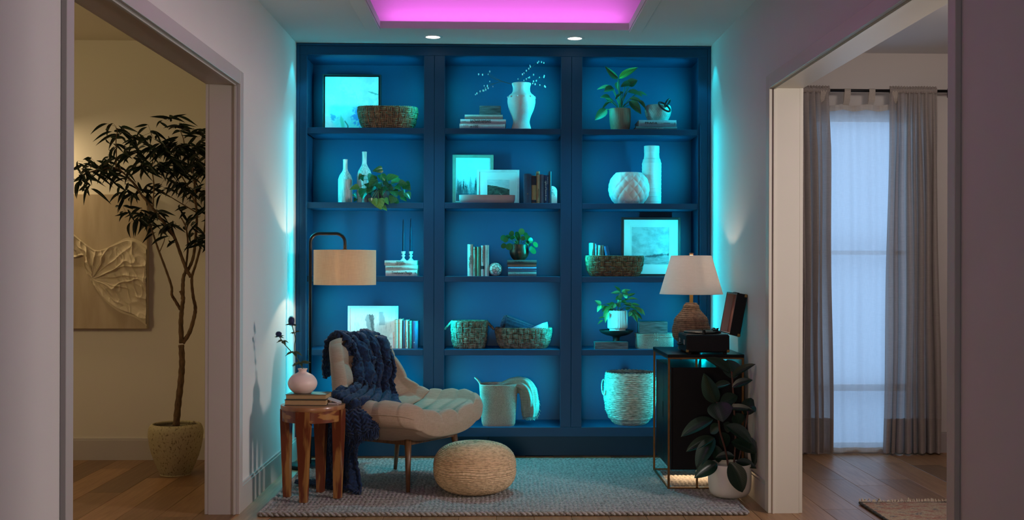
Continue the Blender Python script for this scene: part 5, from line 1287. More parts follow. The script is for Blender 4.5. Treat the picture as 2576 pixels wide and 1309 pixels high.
# corner of the throw with its fringe falling over the seat edge
flap = [[(868, 1000, 6.07), (905, 1003, 6.10), (960, 1018, 6.18)], [(862, 1025, 6.01), (905, 1018, 6.02), (968, 1038, 6.06)], [(862, 1050, 5.96), (900, 1040, 5.94), (962, 1048, 5.97)], [(868, 1085, 5.96), (905, 1075, 5.93), (955, 1062, 5.94)], [(880, 1105, 5.97), (915, 1095, 5.94), (950, 1080, 5.94)]]
cf = [catmull([P(*r[k])-O for r in flap], 10) for k in range(3)]
def ffl(u, v):
    i = v*(len(cf[0])-1); j = min(int(i), len(cf[0])-2); A, B, C = (c[j].lerp(c[j+1], i-j) for c in cf)
    p = A*(1-u)*(1-2*u)+B*4*u*(1-u)+C*u*(2*u-1)
    return p+Vector((0, -.010, 0))*(abs(math.sin(PI*(4*u+.3*math.sin(v*7))))**.5)+Vector((0, -1, .2))*(.005*noise.noise((p+O)*90)+.004*math.sin(v*70+3*math.sin(u*20)))
o = obj('corner_flap', M().grid(70, 90, ffl), kn, t, True); sol = o.modifiers.new('thickness', 'SOLIDIFY'); sol.thickness = .012
fr_ = M()
for q in range(46):
    u = q/45; p = ffl(u, 1); e = Vector((R.uniform(-.012, .012), R.uniform(-.012, .006), -R.uniform(.02, .045))); fr_.tube([p+Vector((0, 0, .01)), p+e*.5+Vector((R.uniform(-.005, .005), 0, 0)), p+e], [.003, .0026, .0014], 4)
for q in range(46):
    p = fthrow(q/45, 1)-O; d_ = Vector((R.uniform(-.03, .02), -R.uniform(.005, .035), 0)); p.z = .006+R.uniform(0, .01); fr_.tube([p+Vector((0, .01, .004)), p+d_*.6, Vector((p.x+d_.x, p.y+d_.y, .005))], [.004, .003, .0015], 4)
obj('fringe', fr_, kn, t, kind='stuff')
# trailing end lying on the rug behind the side table
tr = [P(835, 1216, 6.22)-O, P(800, 1224, 6.22)-O, P(770, 1228, 6.24)-O, P(742, 1226, 6.26)-O]
def ftail(u, v):
    i = v*3; j = min(int(i), 2); c = tr[j].lerp(tr[j+1], i-j); w_ = .13*(1-.55*v); y = (u-.5)*w_
    z = .012+.022*math.sin(PI*u)*(1-.5*v)*(.6+.4*abs(math.sin(PI*5*u)))+.005*noise.noise(Vector((u*14, v*22, 3)))
    return Vector((c.x+.01*math.sin(v*13), c.y+y, max(.004, z)))
o = obj('trailing_end', M().grid(40, 60, ftail), kn, t, True); sol = o.modifiers.new('thickness', 'SOLIDIFY'); sol.thickness = .006

# ------------------------------------------------------------------ pouf
Yp = 6.055; Xp = XX(1196, Yp); a = 102.5*Yp/F; H = ZZ(1113, Yp, 1196)-RUGZ
t = thing('pouf', 'round coiled rope pouf in natural beige standing on the rug', 'pouf', (Xp, Yp, RUGZ-.002))
rope = mat('natural_rope', (.72, .53, .34), .9, col2=(.40, .28, .17), vscale=45, bump=.8, bscale=160, stretch=(1, 1, 3), w=(.3, .6))
NC = 23
def fpf(u, v):
    th = PI*v; q = .78; sx = math.sin(th); r = a*abs(sx)**.62; z = H/2*(1-math.copysign(abs(math.cos(th))**.80, math.cos(th)))
    ph = v*NC*2+u+.5*noise.noise(Vector((math.cos(2*PI*u)*2, math.sin(2*PI*u)*2, v*4)))*1.0
    e = abs(math.sin(PI*ph)); f2 = .0075*e**.6+.0016*math.sin(2*PI*(u*120+ph*3.1))*e+.0022*noise.noise(Vector((u*160, ph*.7, 1)))
    n_ = Vector((sx, 0, -math.cos(th))); r2 = r+n_.x*(f2-.004); z2 = z+n_.z*(f2-.004)
    return (r2*math.cos(2*PI*u), r2*math.sin(2*PI*u), z2)
obj('coiled_rope_body', M().grid(360, 300, lambda u, v: fpf(u, .0+.999*v+.0005), cu=True), rope, t, True)

# ------------------------------------------------------------------ console cabinet
CX0, CX1, CY0, CY1, CT = .918, 1.333, 6.115, 6.70, .748
t = thing('console_cabinet', 'black two-door cabinet in a thin brass frame, standing against the right wall', 'cabinet', (CX0, CY0, 0))
bw_ = mat('black_lacquer', (.003, .004, .007), .4, spec=.2, var=.2, vscale=8); brass = mat('aged_brass', (.20, .10, .035), .45, metal=.8, var=.3, vscale=20)
def cb(nm, x0, x1, y0, y1, z0, z1, ma, b=.001): return obj(nm, M().box(x0-CX0, x1-CX0, y0-CY0, y1-CY0, z0, z1, b=b), ma, t)
cb('top', CX0-.002, CX1, CY0-.002, CY1+.002, CT-.017, CT, bw_)
w_ = .0115; zf = RUGZ
for x, y in ((CX0, CY0), (CX1-w_, CY0), (CX0, CY1-w_), (CX1-w_, CY1-w_)): cb('leg', x, x+w_, y, y+w_, zf-.001, CT-.0172, brass)
for x, y in ((CX0+.155, CY0), (CX0+.155, CY1-w_)): cb('base_post', x, x+w_*.9, y+.001, y+w_*.9, zf, .1195, brass, 0)
for y in (CY0, CY1-w_): 
    cb('base_rail', CX0+w_, CX1-w_, y+.001, y+w_*.8, zf, zf+.008, brass, 0); cb('top_rail', CX0+w_, CX1-w_, y+.001, y+w_*.9, CT-.0255, CT-.0172, brass, 0)
for x in (CX0, CX1-w_): cb('base_rail', x+.001, x+w_*.8, CY0+w_, CY1-w_, zf, zf+.008, brass, 0); cb('top_rail', x+.001, x+w_*.9, CY0+w_, CY1-w_, CT-.0255, CT-.0172, brass, 0)
z0_, z1_ = .120, .676; bx0, bx1, by0, by1 = CX0+.016, CX1-.003, CY0+.013, CY1-.013
cb('case', bx0+.012, bx1, by0, by1, z0_, z1_, bw_)
ym = (by0+by1)/2
for a_, b_ in ((by0, ym-.0012), (ym+.0012, by1)):
    dmesh = M(); 
    ih = .016
    nb = (b_ == by1); s0, s1 = (a_, a_+ih) if nb else (b_-ih, b_)
    zc, hh = .415, .045
    o = cb('door', bx0, bx0+.0115, a_, b_, z0_, z1_, bw_)
    hd = obj('handle_recess', M().box(bx0-CX0-.0008, bx0-CX0+.003, s0-CY0+.001, s1-CY0-.001, zc-hh, zc+hh), mat('recess_black', (.002, .002, .003), .8), o)
for x, y in ((CX0+.155, CY0+.03), (CX0+.27, CY0+.03), (CX0+.155, CY1-.04), (CX0+.27, CY1-.04)): cb('riser_post', x, x+.01, y, y+.01, z1_, CT-.017, brass, 0)
pk = obj('added_cabinet_puck', M().lathe([(.0001, -.006), (.03, -.006), (.032, 0)], 24, (.21, .30, z0_), cap=(False, False)), mat('added_puck_glow', (1, .68, .38), emit=2), t)  # glowing puck added under the cabinet, which has no light of its own
area('under_cabinet_fill', (CX0+.21, CY0+.26, z0_-.012), (CX0+.21, CY0+.20, 0), .30, .34, 1.5, (1, .66, .36))  # added fill that makes the warm patch on the rug
# table lamp
Yt_ = 6.54; Xt = XX(1739, Yt_); k = Yt_/F; zb0 = CT
t = thing('table_lamp', 'table lamp with a coiled rope gourd base and white tapered shade on the black cabinet', 'lamp', (Xt, Yt_, zb0)); H = ZZ(762, Yt_, 1739)-zb0
coil = mat('coiled_jute', (.30, .19, .12), .85, col2=(.15, .09, .06), vscale=60, bump=.6, bscale=200)
def fc(u, v):
    r = interp([(0, .46), (.05, .52), (.30, .98), (.42, 1.0), (.60, .90), (.92, .42), (1.0, .30)], v)*48*k; e = abs(math.sin(PI*(v*24+u)))**.6
    r += .0045*e-.003; return (r*math.cos(2*PI*u), r*math.sin(2*PI*u), v*H)
m = M().grid(96, 200, fc, cu=True); m.add([fc(q/96, 1) for q in range(96)], [tuple(range(96))]); obj('coiled_body', m, coil, t, True)
zs0, zs1 = ZZ(740.5, Yt_, 1739)-zb0, ZZ(643.5, Yt_, 1739)-zb0
gold_m = mat('brushed_brass', (.50, .28, .07), .35, metal=.7)
obj('neck', M().box(-.010, .010, -.010, .010, H-.002, zs0+.05, b=.001), gold_m, t)
wsh = weave_mat('white_linen_shade', (.90, .86, .84), (.82, .78, .76), 700, 700, transl=.5, bump=.15)
r0, r1 = 80*k, 51*k
obj('lamp_shade', M().lathe([(r0, zs0), (r1, zs1), (r1-.003, zs1), (r0-.003, zs0), (r0, zs0)], 72, cap=(False, False)), wsh, t, 50)
obj('shade_spider', M().tube([(-r1, 0, zs1-.004), (r1, 0, zs1-.004)], .0018, 5).tube([(0, -r1, zs1-.004), (0, r1, zs1-.004)], .0018, 5), gold_m, t)
obj('harp', M().tube([(.012*0+.035*math.sin(PI*q/12), 0, zs0+.05+(zs1-zs0-.05)*q/12) for q in range(13)], .0018, 5).tube([(-.035*math.sin(PI*q/12), 0, zs0+.05+(zs1-zs0-.05)*q/12) for q in range(13)], .0018, 5), gold_m, t)
obj('finial', M().box(-.011, .011, -.009, .009, zs1+.002, zs1+.016, b=.002), mat('copper_finial', (.35, .18, .10), .5, metal=.4), t)
obj('light_bulb', M().ball((0, 0, zs0+.105), .026, 16, 10), mat('lit_bulb_soft', (1, .78, .56), emit=4), t, True)
bulb('table_lamp_glow', (Xt, Yt_-.0, zb0+zs0+.155), 2.0, (1.0, .76, .58), .015)
obj('power_cord', M().tube(catmull([(.02, .09, .006), (.03, .14, .004), (.03, .212, -.01), (.03, .217, -.20), (.035, .24, -.45), (.06, .3, -.72)], 8), .0022, 5), mat('clear_cord', (.35, .36, .36), .4), t, True)
# record player
RY0, RY1 = 6.135, 6.415; RX0, RX1 = XX(1727, RY0), XX(1836, RY0); z = CT+.009; hz = ZZ(843, RY0, 1780)-z
t = thing('record_player', 'black suitcase record player with its lid open, in front of the table lamp', 'record player', (RX0, RY0, CT)); kz = mat('black_leatherette', (.004, .005, .008), .55, spec=.3, bump=.5, bscale=400); bc_ = mat('brass_corner', (.28, .17, .06), .45, metal=.6)
def rp(nm, x0, x1, y0, y1, z0, z1, ma, b=.002, par=None): return obj(nm, M().box(x0-RX0, x1-RX0, y0-RY0, y1-RY0, z0-CT, z1-CT, b=b), ma, par or t)
rp('case', RX0, RX1, RY0, RY1, z, z+hz, kz, .006)
for x in (RX0+.012, RX1-.03):
    for y in (RY0+.012, RY1-.03): rp('foot', x, x+.018, y, y+.018, CT, z+.001, mat('rubber', (.01, .01, .01), .8), .001)
for x in (RX0-.0012, RX1-.017):
    for y in (RY0-.0012, RY1-.017): rp('corner_guard', x, x+.0182, y, y+.0182, z-.0005, z+.017, bc_, .004)
rp('deck', RX0+.006, RX1-.006, RY0+.006, RY1-.006, z+hz-.0005, z+hz+.002, mat('deck_black', (.02, .02, .024), .35), .001)
zc = z+hz-CT+.002
obj('platter', M().lathe([(.0001, 0), (.10, 0), (.103, .002), (.103, .010), (.099, .012), (.0001, .012)], 48, (.112, .135, zc), cap=(False, False)), blk, t, 40)
obj('slip_mat', M().lathe([(.0001, .0125), (.095, .0125), (.095, .0138), (.0001, .0138)], 48, (.112, .135, zc), cap=(False, False)), mat('felt', (.02, .02, .02), .95), t)
obj('spindle', M().lathe([(.003, .012), (.003, .022), (.001, .026)], 10, (.112, .135, zc)), brass, t)
obj('tonearm', M().tube(catmull([(.195, .235, zc+.024), (.19, .16, zc+.026), (.18, .08, zc+.026), (.165, .04, zc+.024)], 6), .0035, 7).lathe([(.014, 0), (.014, .018), (.008, .024)], 20, (.197, .24, zc)).box(.150, .172, .022, .044, zc+.016, zc+.026, b=.002), blk, t, 40)
obj('arm_rest', M().lathe([(.004, 0), (.004, .022), (.007, .026), (.007, .03)], 12, (.19, .10, zc)), blk, t, 40)
obj('adapter_post', M().lathe([(.009, 0), (.009, .02), (.006, .024)], 16, (.10, .02, zc)), blk, t, 40)
for z__ in (z+hz*.55,): [obj('latch', M().box(-.004, .0, y_, y_+.025, z__-CT-.014, z__-CT+.014, b=.001), MATS.get('latch_steel') or mat('latch_steel', (.4, .4, .4), .3, metal=.9), t) for y_ in (.05, .205)]
obj('carry_handle', M().tube(catmull([(0, .10, z-CT+hz*.45), (-.018, .105, z-CT+hz*.4), (-.022, .14, z-CT+hz*.38), (-.018, .175, z-CT+hz*.4), (0, .18, z-CT+hz*.45)], 6), .005, 8), kz, t, True)
lid = thing('x', 'x', 'x'); bpy.data.objects.remove(lid)
lean = .18; Lh = .232; D = .052; Wy = RY1-RY0
g = Matrix.Translation((RX1-RX0+.0, 0, z+hz-CT+.001)) @ Matrix.Rotation(lean, 4, 'Y')
def lo(nm, m_, ma): o = obj(nm, m_, ma, t); o.matrix_local = g; return o
lo('lid', M().box(.044, D+.006, 0, Wy, -.004, Lh, b=.003).box(0, .046, 0, .006, 0, Lh).box(0, .046, Wy-.006, Wy, 0, Lh).box(0, .046, .006, Wy-.006, 0, .006).box(0, .046, .006, Wy-.006, Lh-.006, Lh), kz)
lo('lid_lining', M().box(.040, .0438, .0062, Wy-.0062, .0062, Lh-.0062), mat('brown_lining', (.24, .085, .06), .7))
lo('lining_border', M().box(.002, .0438, Wy-.0085, Wy-.0062, .0062, Lh-.0062).box(.002, .0438, .0062, .0085, .0062, Lh-.0062).box(.002, .0438, .0085, Wy-.0085, .0062, .0085).box(.002, .0438, .0085, Wy-.0085, Lh-.0085, Lh-.0062), mat('pale_lining', (.45, .38, .36), .7))
for zz in (-.003, Lh-.018):
    for y in (-.0012, Wy-.017): lo('corner_guard', M().box(D-.012, D+.0072, y, y+.0182, zz-.001, zz+.0195, b=.004), bc_)
lo('lid_latch', M().box(.012, .036, Wy*.4, Wy*.6, Lh, Lh+.004, b=.001), kz)
for y in (.04, Wy-.05): obj('hinge', M().tube([(RX1-RX0-.004, y, zc-.002), (RX1-RX0-.004, y+.02, zc-.002)], .004, 8), MATS['latch_steel'], t)

# ------------------------------------------------------------------ rubber plant
Yr_ = 5.925; Xr_ = XX(1837, Yr_); rp_ = 54.5*Yr_/F; Hp = ZZ(1166, Yr_, 1837)
t = thing('rubber_plant', 'rubber plant with large dark glossy leaves in a white pot before the black cabinet', 'potted plant', (Xr_, Yr_, 0))
zb_ = RUGZ
cp = catmull([(q*rp_, 0, zb_+(Hp-zb_)*z_) for q, z_ in [(0, 0), (.60, 0), (.78, .03), (.93, .16), (.99, .38), (1, .62), (.985, .97), (.96, 1.0), (.92, .985), (.91, .85), (.05, .80)]], 5)
obj('pot', M().lathe([(max(p.x, .0003), p.z) for p in cp], 72), mat('white_pot_glaze', (.86, .84, .78), .35), t, True)
obj('soil', M().lathe([(.0001, Hp-.03), (rp_*.92, Hp-.03)], 40, cap=(False, False)), soil_m, t)
rub = veined('rubber_leaf', (.006, .026, .016), (.016, .048, .026), .33, 30); rl = leaf_mesh('leaf', lambda v: max(.02, math.sin(PI*v**.9)**.72), .24, .35, 12).mesh('leaf', rub, True)
def lr(a, b, y): return P(a, b, y)-t.location
Ys = 5.925
def stemr(pts, r): obj('stem', M().tube(catmull([lr(a, b, y) for a, b, y in pts], 8), r, 8), mat('brown_stem', (.10, .035, .025), .5), t, True)
stemr([(1832, 1172, Ys), (1824, 1130, Ys), (1812, 1090, Ys-.02), (1808, 1062, Ys-.03), (1803, 1012, Ys-.04)], .0052)
stemr([(1846, 1172, Ys+.03), (1850, 1100, Ys+.05), (1846, 1020, Ys+.06), (1842, 950, Ys+.06), (1840, 935, Ys+.06)], .0052)
stemr([(1856, 1172, Ys+.01), (1868, 1110, Ys+.02), (1880, 1050, Ys+.02), (1880, 1035, Ys+.02)], .0042)
RL = [(1802,1014,1771,944,37,-.04,-.10,-.35,.1),(1802,1012,1819,1059,57,-.04,-.11,0,.55),(1794,1056,1713,1094,33,-.03,-.06,-.2,.9),(1797,1102,1726,1133,27,-.02,-.04,-.2,.8),(1797,1102,1751,1176,37,-.03,-.10,-.5,.5),(1803,1166,1749,1200,33,-.06,-.13,-.1,.5),
      (1836,1163,1870,1239,44,-.118,-.150,.15,.1),(1826,1070,1896,1116,36,-.02,-.08,.2,.9),(1812,1070,1785,1090,26,-.01,.02,0,.8),(1820,1066,1838,1086,26,0,.02,.3,.6),(1826,1030,1897,1030,20,.02,-.02,0,1),(1812,1016,1856,994,30,.02,.05,.2,.7),
      (1837,940,1778,899,30,.06,.0,.3,.8),(1842,950,1901,914,20,.05,.0,-.4,.9),(1845,955,1832,902,44,.08,.16,0,.3),(1842,975,1892,954,22,.05,.03,-.3,.8),(1838,966,1790,975,22,.06,.10,0,.9),(1878,1046,1904,1000,36,.03,.07,-.2,.5),(1884,1024,1925,1035,18,.02,-.03,0,1),
      (1840,1112,1914,1137,38,.0,-.06,.1,.9),(1884,1098,1920,1177,28,.01,-.03,.6,.5),(1850,1162,1912,1176,24,-.02,-.06,.1,1),(1808,1165,1800,1118,26,.04,.09,0,.4),(1848,1150,1800,1150,24,.03,.04,0,.9),(1812,1088,1830,1128,30,.03,.06,.1,.4),(1850,1040,1862,1070,34,.06,.05,.2,.4)]
pet = M()
for (a, b, c, d, w_, y0, y1, nx, nz) in RL:
    p, q = lr(a, b, Ys+y0), lr(c, d, Ys+y1)
    if q.x+t.location.x > XR-.012: q.x = XR-.012-t.location.x
    put_leaf(t, rl, p, q, w_*1.12*Ys/F, (nx, -1, nz))
# ------------------------------------------------------------------ left room: canvas and tree
YC = 7.2
cx1 = XX(375, YC); cx0 = cx1-.74; cz0, cz1 = ZZ(828, YC-.04, 300), ZZ(489, YC-.04, 300)
t = thing('relief_canvas', 'large beige canvas with crumpled plaster drapery relief on the left room wall', 'picture', (cx0, YC-.042, cz0)); W_, H_ = cx1-cx0, cz1-cz0
canv = mat('beige_canvas', (.50, .41, .29), .75, col2=(.43, .34, .23), vscale=3, stretch=(6, 1, 1), bump=.15, bscale=60, w=(.35, .65), detail=2)
obj('canvas', M().box(0, W_, .002, .042, 0, H_, b=.003), canv, t)
plast = mat('plaster_relief', (.62, .53, .38), .6, bump=.5, bscale=90)
def lc(a, b): p = P(a, b, YC-.042); return Vector((p.x-cx0, 0, p.z-cz0))
top = catmull([lc(100, 520), lc(150, 560), lc(189, 592), lc(205, 605), lc(238, 628), lc(262, 626), lc(290, 612), lc(322, 598), lc(350, 606), lc(374, 622)], 8)
bot = catmull([lc(90, 600), lc(150, 640), lc(186, 650), lc(212, 645), lc(216, 680), lc(238, 722), lc(265, 758), lc(300, 785), lc(340, 800), lc(374, 824)], 8)
def frel(u, v):
    i = u*(len(top)-1); j = min(int(i), len(top)-2); A, B = top[j].lerp(top[j+1], i-j), bot[j].lerp(bot[j+1], i-j); p = A.lerp(B, v)
    e = math.sin(PI*v)**.35*(1 if u < .985 else .5)
    fan = math.sin(9*(p.x*1.1-p.z*1.5)*2+6*noise.noise(Vector((p.x*4, 0, p.z*4))))
    Q = lc(232, 700); th = math.atan2(p.z-Q.z, p.x-Q.x); rq = math.hypot(p.z-Q.z, p.x-Q.x)
    wq = 1.6*noise.noise(Vector((p.x*5, 3, p.z*5)))+.5*noise.noise(Vector((p.x*14, 3, p.z*14)))
    fan = (1-abs(math.sin(th*9+wq)))**3*min(1, rq*7)*(.55+.6*noise.noise(Vector((p.x*6, 9, p.z*6))))+.7*(1-abs(math.sin(th*4.3-rq*9+wq*1.3)))**5
    rid = abs(noise.noise(Vector((p.x*7+p.z*5, 1, p.z*3-p.x*3)))); rid2 = abs(noise.noise(Vector((p.x*22+p.z*9, 5, p.z*12))))
    d = .004+.008*e+.010*(1-min(1, rid*4))**2*e+.006*(1-min(1, rid2*3))**2*e+.026*max(0, fan)*e+.012*(1-sm(.0, .13, v))*(v > .03)+.012*sm(.85, .96, v)
    if v < .04 or v > .96: d = .002
    return Vector((min(p.x, W_-.001), .002-d, p.z))
obj('plaster_drapery', M().grid(330, 170, frel), plast, t, True)
Yt2 = 6.70; base_p = P(443, 1190, 6.62); Xq = P(442, 1150, Yt2).x; rmx = 66.5*Yt2/F; Hq = ZZ(1066, Yt2, 442)
t = thing('potted_tree', 'slender tall indoor tree with narrow drooping leaves in a speckled stoneware pot, left room', 'potted tree', (Xq, Yt2, 0))
cp = catmull([(q*rmx, 0, Hq*z_) for q, z_ in [(0, 0), (.52, 0), (.56, .02), (.70, .18), (.86, .40), (.96, .62), (1.0, .82), (.96, .94), (.88, .995), (.83, 1.0), (.80, .97), (.82, .88), (.05, .86)]], 5)
obj('pot', M().lathe([(max(p.x, .0003), p.z) for p in cp], 96, fn=lambda r, z_, a_: r*(1+.004*math.sin(z_*130+a_))), mat('speckled_stoneware', (.44, .38, .22), .7, col2=(.16, .12, .06), vscale=110, stretch=(1, 1, .6), bump=.4, bscale=120, w=(.34, .44)), t, True)
obj('soil', M().lathe([(.0001, Hq*.90), (rmx*.80, Hq*.90)], 40, cap=(False, False)), soil_m, t)
bark = mat('tree_bark', (.17, .10, .045), .8, col2=(.08, .045, .02), vscale=20, stretch=(3, 3, 1), bump=.6, bscale=60)
def z1(x, y): return (150+x/2.045, 260+y/2.045)
def T(px, py, dy=0): return P(px, py, Yt2+dy)-t.location
BR = [([(443, 1072), (448, 1020), (455, 960), (458, 910), (456, 868)], 8.5, 7, 0, 0),
      ([z1(628, 1235), z1(624, 1130), z1(630, 1050), z1(636, 1000), z1(622, 965)], 6.5, 4, 0, -.03),
      ([z1(634, 1010), z1(634, 940), z1(640, 885), z1(665, 850), z1(688, 790), z1(700, 690), z1(706, 590), z1(700, 500), z1(692, 400), z1(680, 300)], 5, 2, 0, .05),
      ([z1(632, 1235), z1(668, 1180), z1(692, 1100), z1(698, 1050), z1(686, 990), z1(680, 900), z1(700, 830), z1(722, 750), z1(744, 660), z1(752, 560)], 5.5, 2, 0, .16),
      ([z1(622, 1062), z1(592, 1012), z1(577, 985), z1(576, 945), z1(548, 860), z1(512, 765), z1(490, 700), z1(470, 640), z1(440, 590)], 4, 1.6, 0, -.12),
      ([z1(676, 895), z1(650, 850), z1(620, 770), z1(590, 690), z1(540, 620), z1(470, 530), z1(420, 470), z1(370, 400), z1(290, 335), z1(190, 345), z1(110, 370)], 4.6, 1.5, 0, -.10),
      ([z1(645, 870), z1(655, 800), z1(660, 720), z1(650, 640), z1(626, 590)], 3, 1.6, 0, .08),
      ([z1(290, 340), z1(292, 250), z1(290, 190), z1(300, 130)], 1.6, 1, -.10, -.14), ([z1(480, 540), z1(485, 420), z1(475, 330), z1(490, 250)], 1.8, 1, -.06, -.1),
      ([z1(700, 520), z1(660, 430), z1(610, 340), z1(580, 230), z1(560, 170)], 2, 1, .03, 0), ([z1(694, 420), z1(740, 330), z1(760, 240), z1(770, 190)], 2, 1, .05, .1),
      ([z1(640, 300), z1(640, 200), z1(620, 140)], 1.6, .9, .03, .06), ([z1(512, 770), z1(540, 700), z1(520, 690)], 1.2, .8, -.05, 0), ([z1(700, 560), z1(600, 500), z1(520, 450)], 1.6, .8, .03, -.02),
      ([z1(752, 560), z1(800, 500), z1(850, 430)], 1.8, 1, .1, .16), ([z1(744, 660), z1(790, 640), z1(840, 600)], 1.6, .9, .1, .14)]
for i, (pts, r0, r1, d0, d1) in enumerate(BR):
    n = len(pts); c = catmull([T(a, b, d0+(d1-d0)*j/(n-1)) for j, (a, b) in enumerate(pts)], 7); m_ = len(c)
    obj('trunk' if i == 0 else 'branch', M().tube(c, [(r0+(r1-r0)*j/(m_-1))*Yt2/F*(1+.08*math.sin(j*1.9)) for j in range(m_)], 9), bark, t, True)
tl_m = mat('narrow_tree_leaf', (.014, .028, .013), .4, transl=.15, rnd=.4); lw = leaf_mesh('leaf', lance, .2, .9, 7); tlm = lw.mesh('leaf', tl_m, True)
RT = random.Random(11)
CLU = [(290,120,5,45),(250,150,4,40),(320,150,6,45),(160,280,6,50),(120,300,5,45),(110,370,10,45),(190,340,10,50),(250,300,9,45),(300,330,8,50),(340,400,8,45),(400,190,10,50),(470,150,10,45),(560,90,6,35),(620,110,10,45),(690,130,10,45),(740,160,10,45),
       (380,250,10,50),(460,240,14,50),(540,220,18,50),(620,220,20,50),(700,230,20,50),(770,220,14,50),(430,320,10,50),(500,320,14,50),(580,310,18,50),(650,320,18,50),(720,320,16,50),(780,330,12,50),(840,260,10,50),(860,340,10,50),(360,460,8,45),(430,450,8,45),(520,420,9,50),(620,420,10,50),
       (700,430,10,50),(760,450,10,50),(820,430,8,50),(340,560,6,40),(420,560,10,45),(480,570,8,45),(400,600,8,40),(500,620,6,40),(560,640,6,40),(600,620,5,40),(640,530,5,40),(720,560,6,45),(780,530,8,45),(820,560,8,45),(700,690,7,40),(760,700,6,45),(680,620,5,40),(810,650,6,40),(560,700,3,30),(480,560,5,40),(280,210,5,40),(150,420,4,35)]
CNT = 0; rest = M(); tw = M()
for (cx_, cy_, nn_, rad) in CLU:
    a0, b0 = z1(cx_, cy_); dyc = RT.uniform(-.28, .25)
    for _ in range(int(nn_*1.25)):
        a = a0+RT.gauss(0, rad*.22); b = b0+RT.gauss(0, rad*.2); an = RT.uniform(0, 2*PI); L_ = RT.uniform(40, 70)
        dx = math.cos(an)*L_*.85; dyp = -math.sin(an)*L_*.3+RT.uniform(.15, .85)*L_; dd = RT.uniform(-.08, .08)
        if cx_ > 540 and cy_ < 180: dyp = RT.uniform(-.5, .5)*L_
        p = T(a, b, dyc); q = T(a+dx, b+dyp*.7, dyc+dd); nrm = (RT.uniform(-.8, .8), -1, RT.uniform(-.2, 1)); w_ = RT.uniform(5.5, 8.5)*Yt2/F
        p.y = min(p.y, .44); q.y = min(q.y, .44)
        if t.location.x+max(p.x, q.x) > OL-.03: continue
        if CNT < 300: put_leaf(t, tlm, p, q, w_, nrm)
        else:
            y = (q-p); Ln = y.length; yn = y.normalized(); n_ = Vector(nrm); n_ = (n_-yn*n_.dot(yn)).normalized(); x_ = yn.cross(n_)
            rest.add([p+x_*v[0]*w_+y*v[1]+n_*v[2]*Ln*.6 for v in (Vector(v_) for v_ in lw.v)], lw.f)
        CNT += 1
        if RT.random() < .35: tw.tube([p, p.lerp(T(a0, b0, dyc), .6), T(a0, b0, dyc)], .0009, 3)
obj('foliage', rest, tl_m, t, True, kind='stuff')
obj('twigs', tw, bark, t, kind='stuff')

# ------------------------------------------------------------------ right room: rod, curtains, rug
YR = 7.33; zr_ = ZZ(228, YR, 2160)
t = thing('curtain_rod', 'black metal curtain rod above the window in the right room', 'curtain rod', (XX(1990, YR), YR, zr_)); x1_ = XX(2430, YR)-t.location.x
obj('rod', M().tube([(-.25, 0, 0), (x1_, 0, 0)], .010, 12), blk, t, True)
for x in (-.2, x1_-.08): obj('bracket', M().bar((x, 0, 0), (x, YW-YR-.001, 0), .012).box(x-.012, x+.012, YW-YR-.006, YW-YR-.001, -.03, .03), blk, t)
obj('end_cap', M().lathe([(.0001, 0), (.013, 0), (.013, .03), (.0001, .03)], 16), blk, t, rot=(0, PI/2, 0), loc=(x1_, 0, 0))
lin = weave_mat('grey_linen', (.60, .54, .50), (.50, .445, .41), 600, 600, transl=.38, alpha=.93, bump=.4); hem_m = weave_mat('grey_linen_double', (.46, .40, .36), (.38, .33, .30), 600, 600, transl=.10, bump=.4)
def curtain(label, px0, px1, pb0, pb1, folds, seed, flare=0):
    x0, x1 = XX(px0, YR), XX(px1, YR); b0, b1 = XX(pb0, YR), XX(pb1, YR); rr_ = random.Random(seed); zb2 = ZZ(1146, 7.32, px0)
    zb2 = max(zb2, .012); t = thing('curtain', label, 'curtain', ((x0+x1)/2, YR, zr_), group='grey linen curtains'); ox = t.location.x
    ph = [rr_.uniform(0, 6.28) for _ in range(6)]; wd = sorted([0, 1]+[(i+rr_.uniform(-.3, .3))/folds for i in range(1, folds)])
    def fold(u, v):
        k_ = 0
        for i in range(len(wd)-1):
            if wd[i] <= u <= wd[i+1]: f_ = (u-wd[i])/(wd[i+1]-wd[i]); k_ = i+f_; break
        else: k_ = folds
        return math.sin(2*PI*k_+.8*math.sin(v*3+ph[0])+ph[1]), k_
    def f(u, v, z_a, z_b):
        z_ = z_a+(z_b-z_a)*v; V = max(0, (zr_-z_)/(zr_-zb2)); s_, k_ = fold(u, V)
        amp = (.010+.022*min(1, V*6)+.006*V)*(.45+.9*abs(math.sin(k_*1.37+ph[4]))); x = x0+(x1-x0)*u+((b0-x0)*(1-u)+(b1-x1)*u)*V**1.3
        x += .35*amp*math.cos(2*PI*k_+ph[2])+.004*math.sin(V*9+u*7); y = amp*s_
        return (x-ox, y*.9, z_-zr_)
    hz = zb2+.225
    obj('cloth', M().grid(folds*14, 60, lambda u, v: f(u, v, zr_+.016, hz)), lin, t, True)
    obj('hem', M().grid(folds*14, 14, lambda u, v: f(u, v, hz, zb2)), hem_m, t, True)
    def pocket(u, v):
        s_, k_ = fold(u*1.0, 0); w2 = math.sin(u*folds*2*PI*2.3+ph[3]); an = 2*PI*v; r_ = .013+.0016*w2; return (x0+(x1-x0)*u-ox, math.cos(an)*r_+.002*w2, math.sin(an)*(r_+.004)+(.003*w2))
    obj('rod_pocket', M().grid(folds*16, 14, pocket, cv=True), hem_m, t, True)
    obj('ruffle', M().grid(folds*16, 5, lambda u, v: (x0+(x1-x0)*u-ox, .006*math.sin(u*folds*2*PI*2.3)*(1), .012+v*.018+.003*math.sin(u*folds*13))), hem_m, t, True)
    return t
curtain('left grey linen curtain panel beside the white door jamb, right room', 1960, 2086, 1950, 2094, 8, 4)
